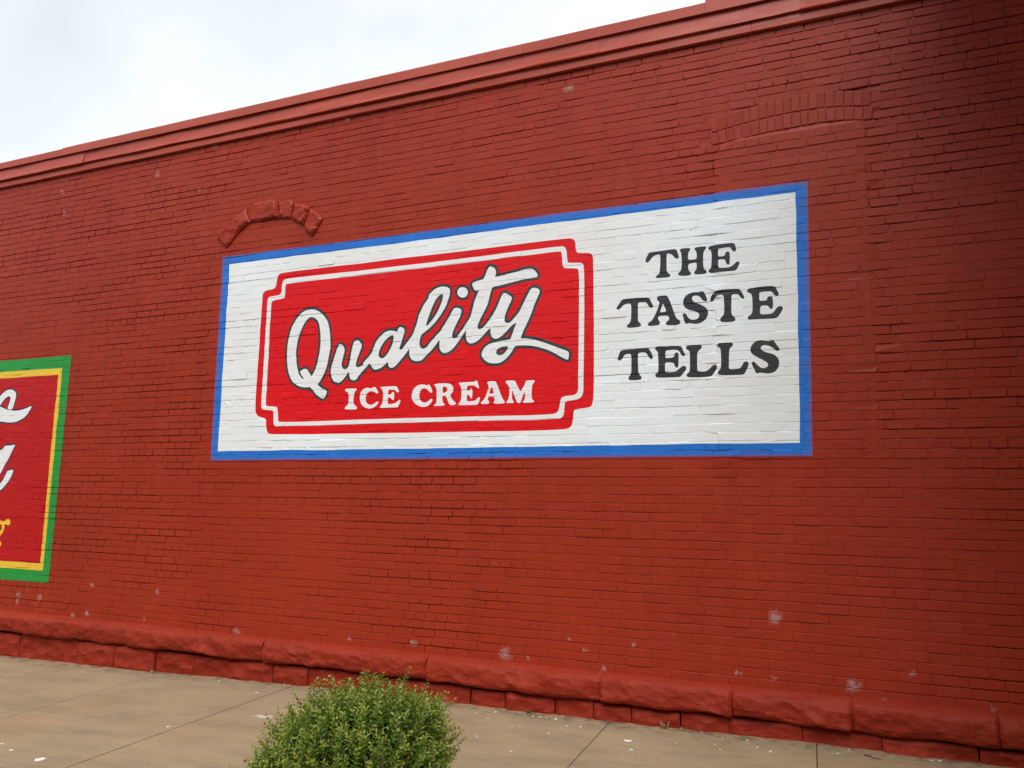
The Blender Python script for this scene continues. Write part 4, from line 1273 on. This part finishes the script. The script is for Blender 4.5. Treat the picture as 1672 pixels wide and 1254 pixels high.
for k, (a, b, s) in enumerate(FLK):
    x, y = px_ground(a, b)
    sz = s*.0015
    o = flat_scrap('paint_flake', x, y, sz*1.1, sz*1.5, k*1.3, .002+.002*(k % 3), M_FLAKE, 900+k, 7, .002)
    tag(o, 'tiny white paint flake lying on the tan pavement', 'paint flake', 'white flakes scattered on the pavement')
x, y = px_ground(1025, 1210)
o = flat_scrap('paper_scrap', x, y, .034, .016, .25, .004, M_FLAKE, 950, 11, .006)
tag(o, 'small white torn scrap on the pavement slab below the ledge', 'scrap')
x, y = px_ground(430, 1170)
o = flat_scrap('paint_spill', x, y, .085, .045, -.2, .0022, M_SPILL, 951, 14)
tag(o, 'pale paint spill dried on the slab beside the shrub', 'paint spill')
x, y = px_ground(65, 1240)
o = flat_scrap('paint_spill', x, y, .034, .045, .1, .0022, M_FLAKE, 952, 12)
tag(o, 'small oval white paint spot near the pavement joint', 'paint spill')

def weed(px, py, n, hgt, mat, seed, label):
    x, y = px_ground(px, py)
    y = min(y, -.078)                            # clear of the footing stones
    z = float(ground_z(x, y))
    root = empty('weed', (x, y, z))
    tag(root, label, 'weed')
    gg = np.random.default_rng(seed)
    V, Fc = [], []
    for k in range(n):
        a = gg.uniform(0, 6.28); L = hgt*gg.uniform(.5, 1.1); ln = gg.uniform(.3, 1.1)
        d = np.array([math.cos(a)*ln, math.sin(a)*ln*.6-.1, 1.0]); d /= np.linalg.norm(d)
        s = np.array([-math.sin(a), math.cos(a), 0])*.0035
        b0 = np.array([gg.normal(0, .012), gg.normal(0, .006), -.004])
        q = len(V)
        m_ = b0+d*L*.6
        t_ = b0+d*L+np.array([math.cos(a), math.sin(a), -.5])*L*.25
        V += [tuple(b0-s), tuple(b0+s), tuple(m_+s*.8), tuple(m_-s*.8), tuple(t_)]
        Fc += [(q, q+1, q+2, q+3), (q+3, q+2, q+4)]
    mesh_obj('blades', V, Fc, mat, root)
weed(867, 1162, 26, .035, M_WEED, 1, 'low green weed tuft at the foot of the cracked footing stones')
weed(1092, 1184, 14, .075, M_STRAW, 2, 'dry straw-coloured weed growing from the footing of the wall')
weed(1122, 1186, 8, .04, M_STRAW, 3, 'small dry sprig beside the straw-coloured weed')
weed(288, 1090, 16, .035, M_STRAW, 4, 'dry weed tuft caught under the footing stones left of the shrub')
weed(158, 1135, 7, .02, M_WEED, 5, 'tiny green weed growing in a pavement joint')
x, y = px_ground(1424, 1237)
V, Fc = [], []
tube([(-.05, .03, .004), (-.01, .005, .007), (.03, -.022, .006), (.055, -.035, .004)], .0032, .0018, V, Fc, 5)
o = mesh_obj('twig', V, Fc, M_STEM)
o.location = (x, y, float(ground_z(x, y)))
tag(o, 'thin brown twig lying on the pavement below the ledge', 'twig')

# ------------------------------------------------------------------ added building across the street, unseen, to keep reflected sky off the lower wall
M_BRK2 = concrete_mat('brown_brick', (.10, .060, .042), False)
M_GLASS = plain_mat('dark_glass', (.02, .025, .03), .1)
M_TRIM = plain_mat('stone_trim', (.28, .26, .22))
ob2 = empty('added_street_building', (-3, -22, -.4))
tag(ob2, 'added two-storey brown brick building across the road that blocks the low sky', 'building')
def part(name, b, mat, parent):
    v_, f_ = box_vf(*b)
    return adopt(mesh_obj(name, v_, f_, mat), parent)
part('wall', (-110, 40, -30, -21, -.65, 10.2), M_BRK2, ob2)
part('cornice', (-110.2, 40.2, -30.2, -20.75, 10.2, 10.8), M_TRIM, ob2)
for k in range(32):
    for z0, z1 in ((.7, 2.9), (4.6, 6.6)):
        x0 = -108+k*4.6
        wf = part('window', (x0, x0+1.6, -21.0, -20.93, z0, z1), M_TRIM, ob2)
        for q in (0, 1):
            v_, f_ = box_vf(x0+.1+q*.72, x0+.78+q*.72, -20.95, -20.92, z0+.1, z1-.1)
            pn = mesh_obj('pane', v_, f_, M_GLASS, wf)
            pn.matrix_parent_inverse = Matrix.Translation(-Vector(ob2.location)) @ Matrix.Identity(4)
            pn.matrix_parent_inverse = wf.matrix_world.inverted() if False else Matrix.Identity(4)
far_walk = mesh_obj('far_sidewalk', *box_vf(-120, 60, -21, -16, -.6, -.12), M_KERB)
far_walk['kind'] = 'structure'
